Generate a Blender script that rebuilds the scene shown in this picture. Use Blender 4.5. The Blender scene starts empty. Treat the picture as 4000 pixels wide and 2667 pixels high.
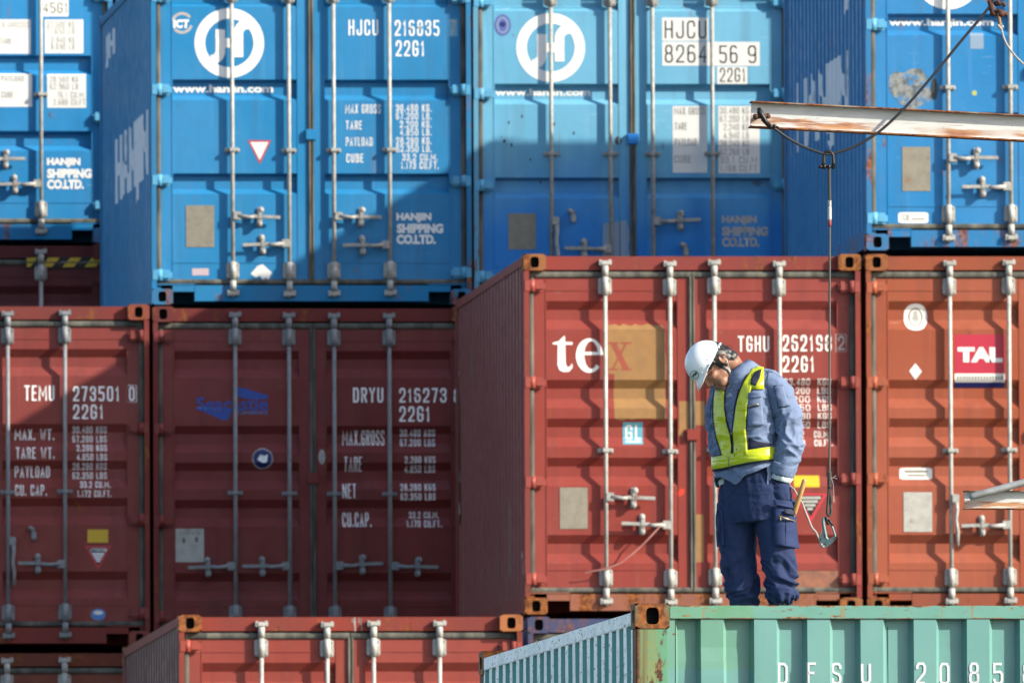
import bpy, bmesh, math, random
from mathutils import Vector, Matrix, noise
from mathutils.bvhtree import BVHTree
rnd = random.Random(7)
scene = bpy.context.scene
COL = scene.collection

# ------------------------------------------------------------------ camera
cam_d = bpy.data.cameras.new('camera'); cam = bpy.data.objects.new('camera', cam_d); COL.objects.link(cam)
cam_d.sensor_width = 36.0; cam_d.lens = 720.0
cam_d.clip_start = 1.0; cam_d.clip_end = 6000.0
PSI, THETA, ROLL = math.radians(4.8653), math.radians(3.0312), -0.0045
fw = Vector((math.sin(PSI) * math.cos(THETA), math.cos(PSI) * math.cos(THETA), math.sin(THETA)))
rt = Vector((math.cos(PSI), -math.sin(PSI), 0)); up = rt.cross(fw)
r2 = rt * math.cos(ROLL) + up * math.sin(ROLL); u2 = up * math.cos(ROLL) - rt * math.sin(ROLL)
M = Matrix((r2, u2, -fw)).transposed().to_4x4(); M.translation = Vector((-12.5606, -146.5530, 1.9455))
cam.matrix_world = M
cam_d.dof.use_dof = True; cam_d.dof.focus_distance = 101.3; cam_d.dof.aperture_fstop = 20.0
scene.camera = cam

# ------------------------------------------------------------------ sky and sun
SUN_AZ, SUN_RISE = 1.9, 1.152           # metres to the right / upward per metre towards the camera
sun_dir = Vector((SUN_AZ, -1.0, SUN_RISE)).normalized()
elev = math.asin(sun_dir.z); azim = math.atan2(sun_dir.x, sun_dir.y)
world = bpy.data.worlds.new('World'); scene.world = world; world.use_nodes = True
wn = world.node_tree.nodes; wl = world.node_tree.links
sky = wn.new('ShaderNodeTexSky'); sky.sky_type = 'NISHITA'; sky.sun_disc = False
sky.sun_elevation = elev; sky.sun_rotation = azim; sky.air_density = 1.0; sky.dust_density = 1.5
wl.new(sky.outputs[0], wn['Background'].inputs[0]); wn['Background'].inputs[1].default_value = 0.165
sl = bpy.data.lights.new('sun', 'SUN'); sun = bpy.data.objects.new('sun', sl); COL.objects.link(sun)
sl.energy = 5.0; sl.angle = math.radians(0.5); sl.color = (1.0, 0.94, 0.81)
sun.rotation_euler = sun_dir.to_track_quat('Z', 'Y').to_euler(); sun.location = (60, -60, 60)
scene.view_settings.view_transform = 'Standard'; scene.view_settings.look = 'None'
scene.view_settings.exposure = 1.10; scene.view_settings.gamma = 1.0
scene.cycles.max_bounces = 6

# ------------------------------------------------------------------ materials
def srgb(r, g, b):
    f = lambda c: (c / 255 / 12.92) if c / 255 <= .04045 else ((c / 255 + .055) / 1.055) ** 2.4
    return (f(r), f(g), f(b), 1)
class NT:
    def __init__(s, name):
        s.m = bpy.data.materials.new(name); s.m.use_nodes = True
        s.t = s.m.node_tree; s.n = s.t.nodes; s.l = s.t.links; s.b = s.n['Principled BSDF']
        tc = s.n.new('ShaderNodeTexCoord'); oi = s.n.new('ShaderNodeObjectInfo')
        ml = s.n.new('ShaderNodeVectorMath'); ml.operation = 'SCALE'; ml.inputs[0].default_value = (17.3, 31.1, 11.7)
        s.l.new(oi.outputs['Random'], ml.inputs['Scale'])
        ad = s.n.new('ShaderNodeVectorMath'); ad.operation = 'ADD'
        s.l.new(tc.outputs['Object'], ad.inputs[0]); s.l.new(ml.outputs[0], ad.inputs[1])
        s.co = ad.outputs[0]; s.raw = tc.outputs['Object']
    def noise(s, scale, vec=(1, 1, 1), detail=4, rough=.55, raw=False, off=(0, 0, 0)):
        mp = s.n.new('ShaderNodeMapping'); mp.inputs['Scale'].default_value = vec; mp.inputs['Location'].default_value = off
        s.l.new(s.raw if raw else s.co, mp.inputs['Vector'])
        n = s.n.new('ShaderNodeTexNoise'); n.inputs['Scale'].default_value = scale
        n.inputs['Detail'].default_value = detail; n.inputs['Roughness'].default_value = rough
        s.l.new(mp.outputs[0], n.inputs['Vector']); return n.outputs['Fac']
    def ramp(s, fac, a, b, va=0., vb=1.):
        r = s.n.new('ShaderNodeMapRange'); r.interpolation_type = 'SMOOTHSTEP'; r.inputs['From Min'].default_value = a; r.inputs['From Max'].default_value = b
        r.inputs['To Min'].default_value = va; r.inputs['To Max'].default_value = vb
        s.l.new(fac, r.inputs['Value']); return r.outputs[0]
    def mul(s, a, b):
        m = s.n.new('ShaderNodeMath'); m.operation = 'MULTIPLY'
        s.l.new(a, m.inputs[0])
        if isinstance(b, (int, float)): m.inputs[1].default_value = b
        else: s.l.new(b, m.inputs[1])
        return m.outputs[0]
    def mix(s, fac, a, b):
        m = s.n.new('ShaderNodeMix'); m.data_type = 'RGBA'
        if isinstance(fac, (int, float)): m.inputs[0].default_value = fac
        else: s.l.new(fac, m.inputs[0])
        for k, v in ((6, a), (7, b)):
            if isinstance(v, tuple): m.inputs[k].default_value = v
            else: s.l.new(v, m.inputs[k])
        return m.outputs[2]
    def z(s, raw=True, axis='Z'):
        x = s.n.new('ShaderNodeSeparateXYZ'); s.l.new(s.raw, x.inputs[0]); return x.outputs[axis]
    def bump(s, fac, strength, dist=.01):
        b = s.n.new('ShaderNodeBump'); b.inputs['Strength'].default_value = strength; b.inputs['Distance'].default_value = dist
        s.l.new(fac, b.inputs['Height']); s.l.new(b.outputs[0], s.b.inputs['Normal'])
    def done(s, col, rough=.5, metal=0., spec=.4):
        if isinstance(col, tuple): s.b.inputs['Base Color'].default_value = col
        else: s.l.new(col, s.b.inputs['Base Color'])
        if isinstance(rough, (int, float)): s.b.inputs['Roughness'].default_value = rough
        else: s.l.new(rough, s.b.inputs['Roughness'])
        s.b.inputs['Metallic'].default_value = metal; s.b.inputs['Specular IOR Level'].default_value = spec
        return s.m
RUST = srgb(80, 43, 24); RUST_L = srgb(133, 80, 39)
def tint(c, k, grey=0.):
    g = (c[0] + c[1] + c[2]) / 3
    return tuple((c[i] * (1 - grey) + g * grey) * k for i in range(3)) + (1,)
def paint(name, c, rust=.5, fade=.5, streak=.8, rough=.45, wave=.4, spec=.2):
    """weathered container paint: faded clouds, vertical wash streaks, rust freckles"""
    t = NT(name)
    big = t.noise(.9, (1, 1, 1), 3); fine = t.noise(9, (1, 1, 1), 5)
    st = t.noise(7, (1, 1, .07), 4, .6); st2 = t.noise(22, (1, 1, .05), 3, .5)
    col = t.mix(t.ramp(big, .3, .7, 0, fade), c, tint(c, 1.28, .16))
    col = t.mix(t.mul(t.ramp(st, .5, .75), streak * .55), col, tint(c, .66, .25))
    col = t.mix(t.mul(t.ramp(st2, .58, .8), streak * .4), col, tint(c, 1.4, .3))
    col = t.mix(t.mul(t.ramp(fine, .52, .75), .22), col, tint(c, .74, .1))
    run = t.noise(15, (1, 1, .045), 4, .65); rk = t.noise(1.6, (1, 1, .8), 3)
    col = t.mix(t.mul(t.ramp(run, .60, .74, 0, .55), t.ramp(rk, .46, .62)), col, tint(RUST_L, .8, .1))
    r1 = t.noise(5, (1, 1, .8), 7, .7); r0 = t.noise(1.1, (1, 1, .6), 2)
    mask = t.mul(t.ramp(r1, .67 - .10 * rust, .73 - .09 * rust), t.ramp(r0, .42, .62))
    rc = t.mix(t.ramp(fine, .35, .65), RUST, RUST_L)
    col = t.mix(t.mul(mask, .85), col, rc)
    scr = t.noise(26, (.22, 1, 1.6), 4, .6); col = t.mix(t.mul(t.ramp(scr, .66, .70, 0, .5), t.ramp(r0, .40, .55)), col, tint(c, 1.6, .45))
    t.bump(t.noise(2.6, (1, 1, 1), 3), wave, .014)
    return t.done(col, t.ramp(fine, .3, .7, rough - .05, rough + .16), spec=spec)
def rusty(name, c, cover=.55):
    """frame steel: paint largely eaten by rust"""
    t = NT(name)
    a = t.noise(6, (1, 1, .35), 7, .7); b = t.noise(30, (1, 1, 1), 4); k = t.noise(2.2, (1, 1, .5), 3)
    rc = t.mix(t.ramp(b, .35, .68), RUST, RUST_L)
    col = t.mix(t.ramp(k, .3, .7, 0, .6), c, tint(c, .72, .3))
    col = t.mix(t.ramp(a, .60 - .28 * cover, .72 - .22 * cover), col, rc)
    t.bump(b, .3, .003)
    return t.done(col, .7, spec=.15)
def flat(name, c, rough=.55, var=.25, scale=14, spec=.35, metal=0., bump=0.):
    t = NT(name); n = t.noise(scale, (1, 1, 1), 5)
    col = t.mix(t.ramp(n, .3, .75, 0, var), c, tint(c, .55, .35))
    if bump: t.bump(n, bump, .004)
    return t.done(col, rough, metal, spec)
def worn_mark(name, c, wear=.3):
    t = NT(name); n = t.noise(16, (1, 1, .5), 6, .65)
    col = t.mix(t.ramp(n, .62 - .1 * wear, .76 - .1 * wear, 0, .75), c, tint(c, .5, .2))
    return t.done(col, .5, spec=.3)
W_MARK = worn_mark('white_marking', srgb(208, 206, 200))
W_PALE = worn_mark('faded_marking', srgb(153, 149, 144), 1.2)
W_STICK = flat('white_sticker', srgb(200, 198, 192), .45, .12)
K_MARK = flat('dark_marking', srgb(47, 43, 39), .6, .3)
def plate_mat(name, c):
    t = NT(name); n = t.noise(18, (1, 1, 1), 5); p = t.noise(34, (.8, 1, 5), 4, .75); b = t.noise(9, (1, 1, 1), 3)
    col = t.mix(t.ramp(n, .3, .75, 0, .5), c, tint(c, .6, .3)); col = t.mix(t.ramp(p, .56, .66, 0, .55), col, tint(c, .38, .2)); col = t.mix(t.ramp(b, .62, .72, 0, .5), col, tint(RUST_L, .8))
    return t.done(col, .55, spec=.3)
PLATE = plate_mat('grey_plate', srgb(124, 118, 104)); PLATE_W = plate_mat('white_plate', srgb(156, 154, 146))
GALV = flat('galvanised_bar', srgb(158, 156, 149), .5, .75, 16, .3)
def galv_rust():
    t = NT('galvanised_bar_rust'); n = t.noise(26, (1, 1, 1), 5); r = t.noise(13, (1, 1, .7), 7, .7)
    col = t.mix(t.ramp(n, .3, .75, 0, .6), srgb(148, 146, 140), srgb(96, 94, 90))
    col = t.mix(t.ramp(r, .58, .68, 0, .8), col, srgb(91, 59, 37))
    return t.done(col, .5, spec=.4)
GALV_R = galv_rust()
HW = [GALV_R]
ZINC = flat('dull_zinc_bar', srgb(118, 120, 122), .5, .6, 22, .3)
W_BRIGHT = worn_mark('bright_lettering', srgb(226, 224, 220), .5)
def rubber():
    t = NT('door_gasket'); n = t.noise(12, (1, 1, .3), 5); 
    col = t.mix(t.ramp(n, .3, .75), srgb(56, 56, 53), srgb(99, 96, 86))
    return t.done(col, .75, spec=.2)
GASKET = rubber()
DARK = flat('black_void', srgb(10, 9, 9), .9, .1, 5, .1)
FLOORM = flat('underside_steel', srgb(32, 31, 31), .8, .3, 5, .2)
# ------------------------------------------------------------------ mesh helpers
class MB:
    def __init__(s): s.v = []; s.f = []; s.sm = []
    def add(s, vs, fs, smooth=False):
        o = len(s.v); s.v += [tuple(v) for v in vs]
        for f in fs: s.f.append(tuple(i + o for i in f)); s.sm.append(smooth)
    def box(s, x0, x1, y0, y1, z0, z1, bev=0.):
        if bev <= 0:
            vs = [(x, y, z) for z in (z0, z1) for y in (y0, y1) for x in (x0, x1)]
            s.add(vs, [(0, 2, 3, 1), (4, 5, 7, 6), (0, 1, 5, 4), (2, 6, 7, 3), (0, 4, 6, 2), (1, 3, 7, 5)]); return
        b = min(bev, .45 * min(x1 - x0, y1 - y0, z1 - z0))
        bm = bmesh.new(); bmesh.ops.create_cube(bm, size=1)
        for v in bm.verts: v.co = ((x0 + x1) / 2 + v.co.x * (x1 - x0), (y0 + y1) / 2 + v.co.y * (y1 - y0), (z0 + z1) / 2 + v.co.z * (z1 - z0))
        bmesh.ops.bevel(bm, geom=bm.edges[:], offset=b, segments=2, affect='EDGES')
        s.bm(bm)
    def bm(s, bm, smooth=False):
        bm.verts.index_update(); s.add([v.co[:] for v in bm.verts], [[v.index for v in f.verts] for f in bm.faces], smooth); bm.free()
    def tube(s, pts, r, n=10, cap=True):
        pts = [Vector(p) for p in pts]; rs = r if isinstance(r, (list, tuple)) else [r] * len(pts)
        rings = []; nrm = None
        for i, p in enumerate(pts):
            d = (pts[min(i + 1, len(pts) - 1)] - pts[max(i - 1, 0)]).normalized()
            if nrm is None:
                nrm = d.orthogonal().normalized()
            else:
                nrm = (nrm - d * nrm.dot(d)).normalized()
            b = d.cross(nrm)
            rings.append([p + (nrm * math.cos(2 * math.pi * k / n) + b * math.sin(2 * math.pi * k / n)) * rs[i] for k in range(n)])
        vs = [v for r_ in rings for v in r_]; fs = []
        for i in range(len(pts) - 1):
            for k in range(n): fs.append((i * n + k, i * n + (k + 1) % n, (i + 1) * n + (k + 1) % n, (i + 1) * n + k))
        s.add(vs, fs, True)
        if cap:
            s.add(rings[0], [tuple(reversed(range(n)))]); s.add(rings[-1], [tuple(range(n))])
    def ball(s, c, rx, ry=None, rz=None, nu=14, nv=8):
        ry = ry or rx; rz = rz or rx; vs = []; fs = []
        for j in range(nv + 1):
            a = math.pi * j / nv
            for i in range(nu):
                b = 2 * math.pi * i / nu
                vs.append((c[0] + rx * math.sin(a) * math.cos(b), c[1] + ry * math.sin(a) * math.sin(b), c[2] + rz * math.cos(a)))
        for j in range(nv):
            for i in range(nu): fs.append((j * nu + i, (j + 1) * nu + i, (j + 1) * nu + (i + 1) % nu, j * nu + (i + 1) % nu))
        s.add(vs, fs, True)
    def build(s, name, mat, parent=None, loc=None):
        me = bpy.data.meshes.new(name); me.from_pydata(s.v, [], s.f)
        me.polygons.foreach_set('use_smooth', s.sm); me.materials.append(mat); me.update()
        bm = bmesh.new(); bm.from_mesh(me); bmesh.ops.remove_doubles(bm, verts=bm.verts, dist=1e-5); bmesh.ops.recalc_face_normals(bm, faces=bm.faces); bm.to_mesh(me); bm.free()
        return link(name, me, parent, loc)
def link(name, me, parent=None, loc=None):
    o = bpy.data.objects.new(name, me); COL.objects.link(o)
    if parent: o.parent = parent
    if loc: o.location = loc
    return o
def tag(o, label, cat, group=None, kind=None):
    o['label'] = label; o['category'] = cat
    if group: o['group'] = group
    if kind: o['kind'] = kind
    return o
def empty(name, loc, rz=0.):
    o = bpy.data.objects.new(name, None); o.empty_display_size = .2; COL.objects.link(o)
    o.location = loc; o.rotation_euler = (0, 0, rz); return o

# ------------------------------------------------------------------ container parts (local metres: x across the end, y inwards, z up)
Wd, LEN = 2.438, 6.058
Y0 = .070                                   # outer face of a door leaf
PX = ((.170, 1.113), (1.325, 2.268))        # pressed panel of the left and right leaf
LX = ((.078, 1.196), (1.242, 2.360))        # door leaves
class Prof:
    """horizontal pressings of a door: list of (z, depth)"""
    def __init__(s, tops, dims, depth):
        p = [(9, 0)]
        for t in tops:
            a, b, c = dims
            p += [(t, 0), (t - a, depth), (t - a - b, depth), (t - a - b - c, 0)]
        p += [(-9, 0)]; s.p = p
    def d(s, z):
        for (za, da), (zb, db) in zip(s.p, s.p[1:]):
            if zb <= z <= za: return da if za == zb else da + (db - da) * (za - z) / (za - zb)
        return 0
    def y(s, x, z):
        for a, b in PX:
            if a < x < b: return Y0 + s.d(z)
        return Y0
    def cuts(s): return [z for z, _ in s.p[1:-1]]
FIVE = Prof([2.256, 1.689, 1.411, 1.129, .573], (.062, .072, .07), .039)
TWO = Prof([2.420, 1.711, .998], (.022, .095, .04), .050)
HIGH = Prof([2.09, 1.49, .89], (.022, .095, .04), .050)
TALL5 = Prof([2.565, 1.95, 1.65, 1.35, .573], (.062, .072, .07), .034)
def corr(y0, y1, pitch, out, inn, crest=.38, slope=.12):
    """corrugated sheet as (pos, depth) list"""
    n = max(1, round((y1 - y0) / pitch)); p = (y1 - y0) / n; pts = []
    for i in range(n):
        a = y0 + i * p; s = slope * p; c = crest * p / 2
        pts += [(a, out), (a + c, out), (a + c + s, inn), (a + p - c - s, inn), (a + p - c, out)]
    pts.append((y1, out)); return pts
SIDE = corr(.17, LEN - .17, .278, .010, .046)
MESH = {}
def casting_mesh():
    if 'cast' in MESH: return MESH['cast']
    m = MB()
    # hollow block with an oval aperture in front (y=0) and in the outer side
    def face(w, h, rx, rz, mapf):
        n = 24; ring = []; out = []
        for k in range(n):
            a = 2 * math.pi * k / n; cx, cz = math.cos(a), math.sin(a)
            e = 4.0; q = (abs(cx) ** e + abs(cz) ** e) ** (-1 / e)
            ring.append((cx * q * rx * .97, cz * q * rz))
            t = 1 / max(abs(cx) / (w / 2), abs(cz) / (h / 2)); out.append((cx * t, cz * t))
        vs = [mapf(x, z, 0) for x, z in out] + [mapf(x, z, 0) for x, z in ring] + [mapf(x, z, .03) for x, z in ring]
        fs = []
        for k in range(n):
            j = (k + 1) % n; fs += [(k, j, n + j, n + k), (n + k, n + j, 2 * n + j, 2 * n + k)]
        m.add(vs, fs); 
        # dark hollow behind
        m.add([mapf(x * 1.02, z * 1.02, .029) for x, z in ring], [tuple(range(n))])
    W_, H_, D_ = .162, .118, .178
    face(W_, H_, .0317, .0395, lambda x, z, d: (W_ / 2 + x, d, H_ / 2 + z))
    face(D_, H_, .0395, .0317, lambda x, z, d: (d, D_ / 2 + x, H_ / 2 + z))
    m.add([(0, 0, 0), (W_, 0, 0), (W_, D_, 0), (0, D_, 0), (0, 0, H_), (W_, 0, H_), (W_, D_, H_), (0, D_, H_)],
          [(0, 3, 2, 1), (4, 5, 6, 7), (1, 2, 6, 5), (2, 3, 7, 6)])
    me = bpy.data.meshes.new('corner_casting'); me.from_pydata(m.v, [], m.f); me.update()
    bm = bmesh.new(); bm.from_mesh(me); bmesh.ops.remove_doubles(bm, verts=bm.verts, dist=1e-5); bmesh.ops.recalc_face_normals(bm, faces=bm.faces)
    # outer edges rounded a little
    ed = [e for e in bm.edges if e.is_manifold and e.calc_face_angle(0) > 1.2 and e.calc_length() > .08]
    bmesh.ops.bevel(bm, geom=ed, offset=.006, segments=2, affect='EDGES'); bm.to_mesh(me); bm.free()
    MESH['cast'] = me; return me
def add_castings(root, mat, H, length=LEN, rear=True):
    base = casting_mesh()
    key = ('cast', mat.name)
    if key not in MESH:
        me = base.copy(); me.name = 'corner_casting'; me.materials.append(mat); me.materials.append(DARK)
        for p in me.polygons:
            if len(p.vertices) == 24: p.material_index = 1
        MESH[key] = me
    me = MESH[key]
    for z in (0, H - .118):
        for sx in (1, -1):
            for sy in ((1, -1) if rear else (1,)):
                o = link('corner_casting', me, root)
                o.location = (0 if sx > 0 else Wd, 0 if sy > 0 else length, z); o.scale = (sx, sy, 1)
def frame_mesh(H, length=LEN, sill=False):
    m = MB(); zb = .022
    for sx in (0, 1):                                        # corner posts, front and rear
        X = lambda a: a if sx == 0 else Wd - a
        def bx(a, b, y0, y1, z0, z1): m.box(min(X(a), X(b)), max(X(a), X(b)), y0, y1, z0, z1)
        bx(.003, .040, .003, .075, .118, H - .118)
        bx(.003, .076, .075, .160, .118, H - .118)
        bx(.003, .10, length - .16, length - .003, .118, H - .118)
        bx(.002, .062, .178, length - .178, H - .075, H - .012)      # top side rail
        bx(.006, .050, .178, length - .178, zb, .160)                # bottom side rail
        for k in range(12):                                           # rail stiffener shadows: cross member ends
            y = .5 + k * (length - 1.0) / 11
            bx(.05, Wd / 2, y, y + .05, .03, .15)
    m.box(.162, Wd - .162, .056, .13, H - .112, H - .014)    # header
    m.box(.04, .162, .062, .13, H - .16, H - .112 - .003)
    m.box(Wd - .162, Wd - .04, .062, .13, H - .16, H - .112 - .003)
    m_, m = m, MB()
    # sill with a fork-like notch next to each casting
    m.box(.330, Wd - .330, .050, .16, zb + .006, .148)
    for a, b in ((.162, .330), (Wd - .330, Wd - .162)): m.box(a, b, .052, .16, .100, .146)
    m.box(.004, .330, .058, .16, .1505, .163); m.box(Wd - .330, Wd - .004, .058, .16, .1505, .163)
    if sill: return m
    m = m_
    m.box(.162, Wd - .162, length - .1, length - .003, H - .11, H - .014); m.box(.162, Wd - .162, length - .1, length - .003, zb, .15)
    return m
def wall_mesh(H, length=LEN):
    m = MB(); z0, z1 = .16, H - .075
    prof = corr(.17, length - .17, .278, .010, .046)
    for side in (0, 1):
        vs = []
        for y, d in prof:
            x = d if side == 0 else Wd - d
            vs += [(x, y, z0), (x, y, z1)]
        n = len(prof); m.add(vs, [(2 * i, 2 * i + 2, 2 * i + 3, 2 * i + 1) for i in range(n - 1)])
    pr = corr(.12, Wd - .12, .25, length - .012, length - .045)
    vs = []
    for x, d in pr: vs += [(x, d, .15), (x, d, H - .11)]
    m.add(vs, [(2 * i, 2 * i + 2, 2 * i + 3, 2 * i + 1) for i in range(len(pr) - 1)])
    return m
def roof_mesh(H, length=LEN):
    m = MB(); vs = []; pr = corr(.14, length - .14, .209, H - .014, H - .034, .5, .1)
    for y, z in pr: vs += [(.05, y, z), (Wd - .05, y, z)]
    m.add(vs, [(2 * i, 2 * i + 2, 2 * i + 3, 2 * i + 1) for i in range(len(pr) - 1)])
    return m
def floor_mesh(length=LEN):
    m = MB(); m.box(.05, Wd - .05, .165, length - .12, .152, .18); return m
def leaf_mesh(k, prof, H):
    m = MB(); (a, b), (pa, pb) = LX[k], PX[k]; z0, z1 = .192, H - .170
    m.add([(a, Y0, z0), (pa, Y0, z0), (pa, Y0, z1), (a, Y0, z1)], [(0, 1, 2, 3)])
    m.add([(pb, Y0, z0), (b, Y0, z0), (b, Y0, z1), (pb, Y0, z1)], [(0, 1, 2, 3)])
    zs = sorted({z0, z1, *[z for z in prof.cuts() if z0 < z < z1]})
    for za, zb in zip(zs, zs[1:]):
        ya, yb = Y0 + prof.d(za + 1e-6), Y0 + prof.d(zb - 1e-6)
        m.add([(pa, ya, za), (pb, ya, za), (pb, yb, zb), (pa, yb, zb)], [(0, 1, 2, 3)])
        if ya > Y0 + 1e-4 or yb > Y0 + 1e-4:
            for x in (pa, pb): m.add([(x, Y0, za), (x, ya, za), (x, yb, zb), (x, Y0, zb)], [(0, 1, 2, 3)])
    # returns and back
    t = Y0 + .06
    m.add([(a, Y0, z0), (a, t, z0), (a, t, z1), (a, Y0, z1)], [(0, 1, 2, 3)]); m.add([(b, Y0, z0), (b, t, z0), (b, t, z1), (b, Y0, z1)], [(0, 1, 2, 3)])
    m.add([(a, Y0, z1), (b, Y0, z1), (b, t, z1), (a, t, z1)], [(0, 1, 2, 3)]); m.add([(a, Y0, z0), (b, Y0, z0), (b, t, z0), (a, t, z0)], [(0, 1, 2, 3)])
    m.add([(a, t, z0), (b, t, z0), (b, t, z1), (a, t, z1)], [(0, 1, 2, 3)])
    # pressed rib near top and bottom of the leaf and a rim along the outer edge
    m.box(pa, pb, Y0 - .004, Y0 + .002, .318, .324); m.box(pa, pb, Y0 - .004, Y0 + .002, H - .262, H - .256)
    for x in ((pa - .008, pa - .002), (pb + .002, pb + .008)): m.box(x[0], x[1], Y0 - .003, Y0 + .001, z0 + .01, z1 - .01)
    return m
def gasket_mesh(k, H):
    m = MB(); a, b = LX[k]; z0, z1 = .192, H - .170
    def strip(p, q, r0, ax):
        n = 9; vs = []
        for e in (p, q):
            for i in range(n):
                t = math.pi * i / (n - 1)
                if ax == 'z': vs.append((e[0] - r0 * math.cos(t), .076 - .022 * math.sin(t) ** .45, e[1]))
                else: vs.append((e[0], .076 - .022 * math.sin(t) ** .45, e[1] - r0 * math.cos(t)))
        m.add(vs, [(i, i + 1, n + i + 1, n + i) for i in range(n - 1)], True)
    strip((a - .021 if k == 0 else a - .0115, z0 - .03), (a - .021 if k == 0 else a - .0115, z1 + .03), .021 if k == 0 else .0115, 'z')
    strip((b + .0115 if k == 0 else b + .021, z0 - .03), (b + .0115 if k == 0 else b + .021, z1 + .03), .0115 if k == 0 else .021, 'z')
    strip((a - .03, z1 + .024), (b + .03, z1 + .024), .023, 'x'); strip((a - .03, z0 - .017), (b + .03, z0 - .017), .020, 'x')
    return m
def hinge_mesh(side):
    m = MB(); X = lambda a: a if side == 0 else Wd - a
    def bx(a, b, y0, y1, z0, z1, bev=.006): m.box(min(X(a), X(b)), max(X(a), X(b)), y0, y1, z0, z1, bev)
    bx(.004, .048, -.001, .052, -.042, .042, .005)
    m.tube([(X(.060), .026, -.043), (X(.060), .026, .043)], .025, 14)
    bx(.070, .160, .024, Y0 + .004, -.041, .041, .018)
    return m
def bar_mesh(H):
    m = MB(); yc = .034
    m.tube([(0, yc, .060), (0, yc, H - .055)], .0152, 14)
    for zc, s in ((H - .232, 1), (.262, -1)):                         # bearing blocks
        m.box(-.049, .049, Y0 - .022, Y0 + .002, zc - .060, zc + .060, .008)
        m.tube([(0, yc, zc - .066), (0, yc, zc + .066)], .0235, 14)
        for bx in (-.038, .038):
            for bz in (-.044, .044): m.tube([(bx, Y0 - .024, zc + bz), (bx, Y0 - .031, zc + bz)], .008, 8)
    m.box(-.058, .058, Y0 - .014, Y0 + .002, 1.160, 1.192, .004); m.box(-.024, .024, yc - .024, Y0 - .01, 1.160, 1.192, .006)
    for bx in (-.044, .044): m.tube([(bx, Y0 - .015, 1.176), (bx, Y0 - .022, 1.176)], .008, 8)
    for zc, s in ((H - .066, 1), (.088, -1)):                          # cams and keepers
        m.box(-.030, .026, .010, .058, zc - .018, zc + .016, .006)
        m.box(-.046, -.022, .016, .056, zc - .022, zc + .024, .006)
        m.box(.020, .048, .022, .056, zc - .016, zc + .026, .006)
        m.tube([(0, yc, zc - s * .02), (0, yc, zc - s * .095)], .024, 12)
    return m
def handle_mesh(s):
    m = MB()
    m.box(min(0, s * .012) - (.0 if s > 0 else .05), max(0, s * .012) + (.05 if s > 0 else .0), .006, .040, -.032, .032, .006)
    pts = [(s * .04, .018, 0), (s * .12, .016, -.006), (s * .16, .014, -.004)]
    m.tube(pts, [.018, .015, .014], 8)
    m.box(min(s * .15, s * .36), max(s * .15, s * .36), .008, .018, -.012, .015, .004)
    x = s * .205
    m.box(x - .020, x + .020, .010, Y0, -.062, -.018, .008); m.ball((x, .022, -.052), .022, .016, .024)
    m.box(x - .018, x + .018, .004, .030, -.02, .05, .008); m.ball((x + s * .006, .016, .052), .024, .018, .026)
    m.box(x - .022, x + .022, Y0 - .014, Y0, -.075, .075, .006)
    return m
def latch_mesh():
    m = MB(); m.box(-.020, .020, Y0 - .030, Y0, -.050, .020, .008); m.box(-.042, .008, Y0 - .034, Y0 - .002, .018, .050, .008); m.ball((-.03, Y0 - .03, .04), .016); return m
def drop_handle_mesh():
    m = MB(); m.box(.0, .055, .004, .040, -.032, .032, .006)
    m.tube([(.035, .018, -.03), (.038, .012, -.08), (.030, .010, -.15), (.042, .010, -.24), (.040, .012, -.34)], [.018, .015, .013, .014, .013], 8); return m

def shared(key, fn, name, mat):
    k = (key, mat.name)
    if k not in MESH:
        o = fn().build(name, mat); me = o.data; bpy.data.objects.remove(o); MESH[k] = me
    return MESH[k]

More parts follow.
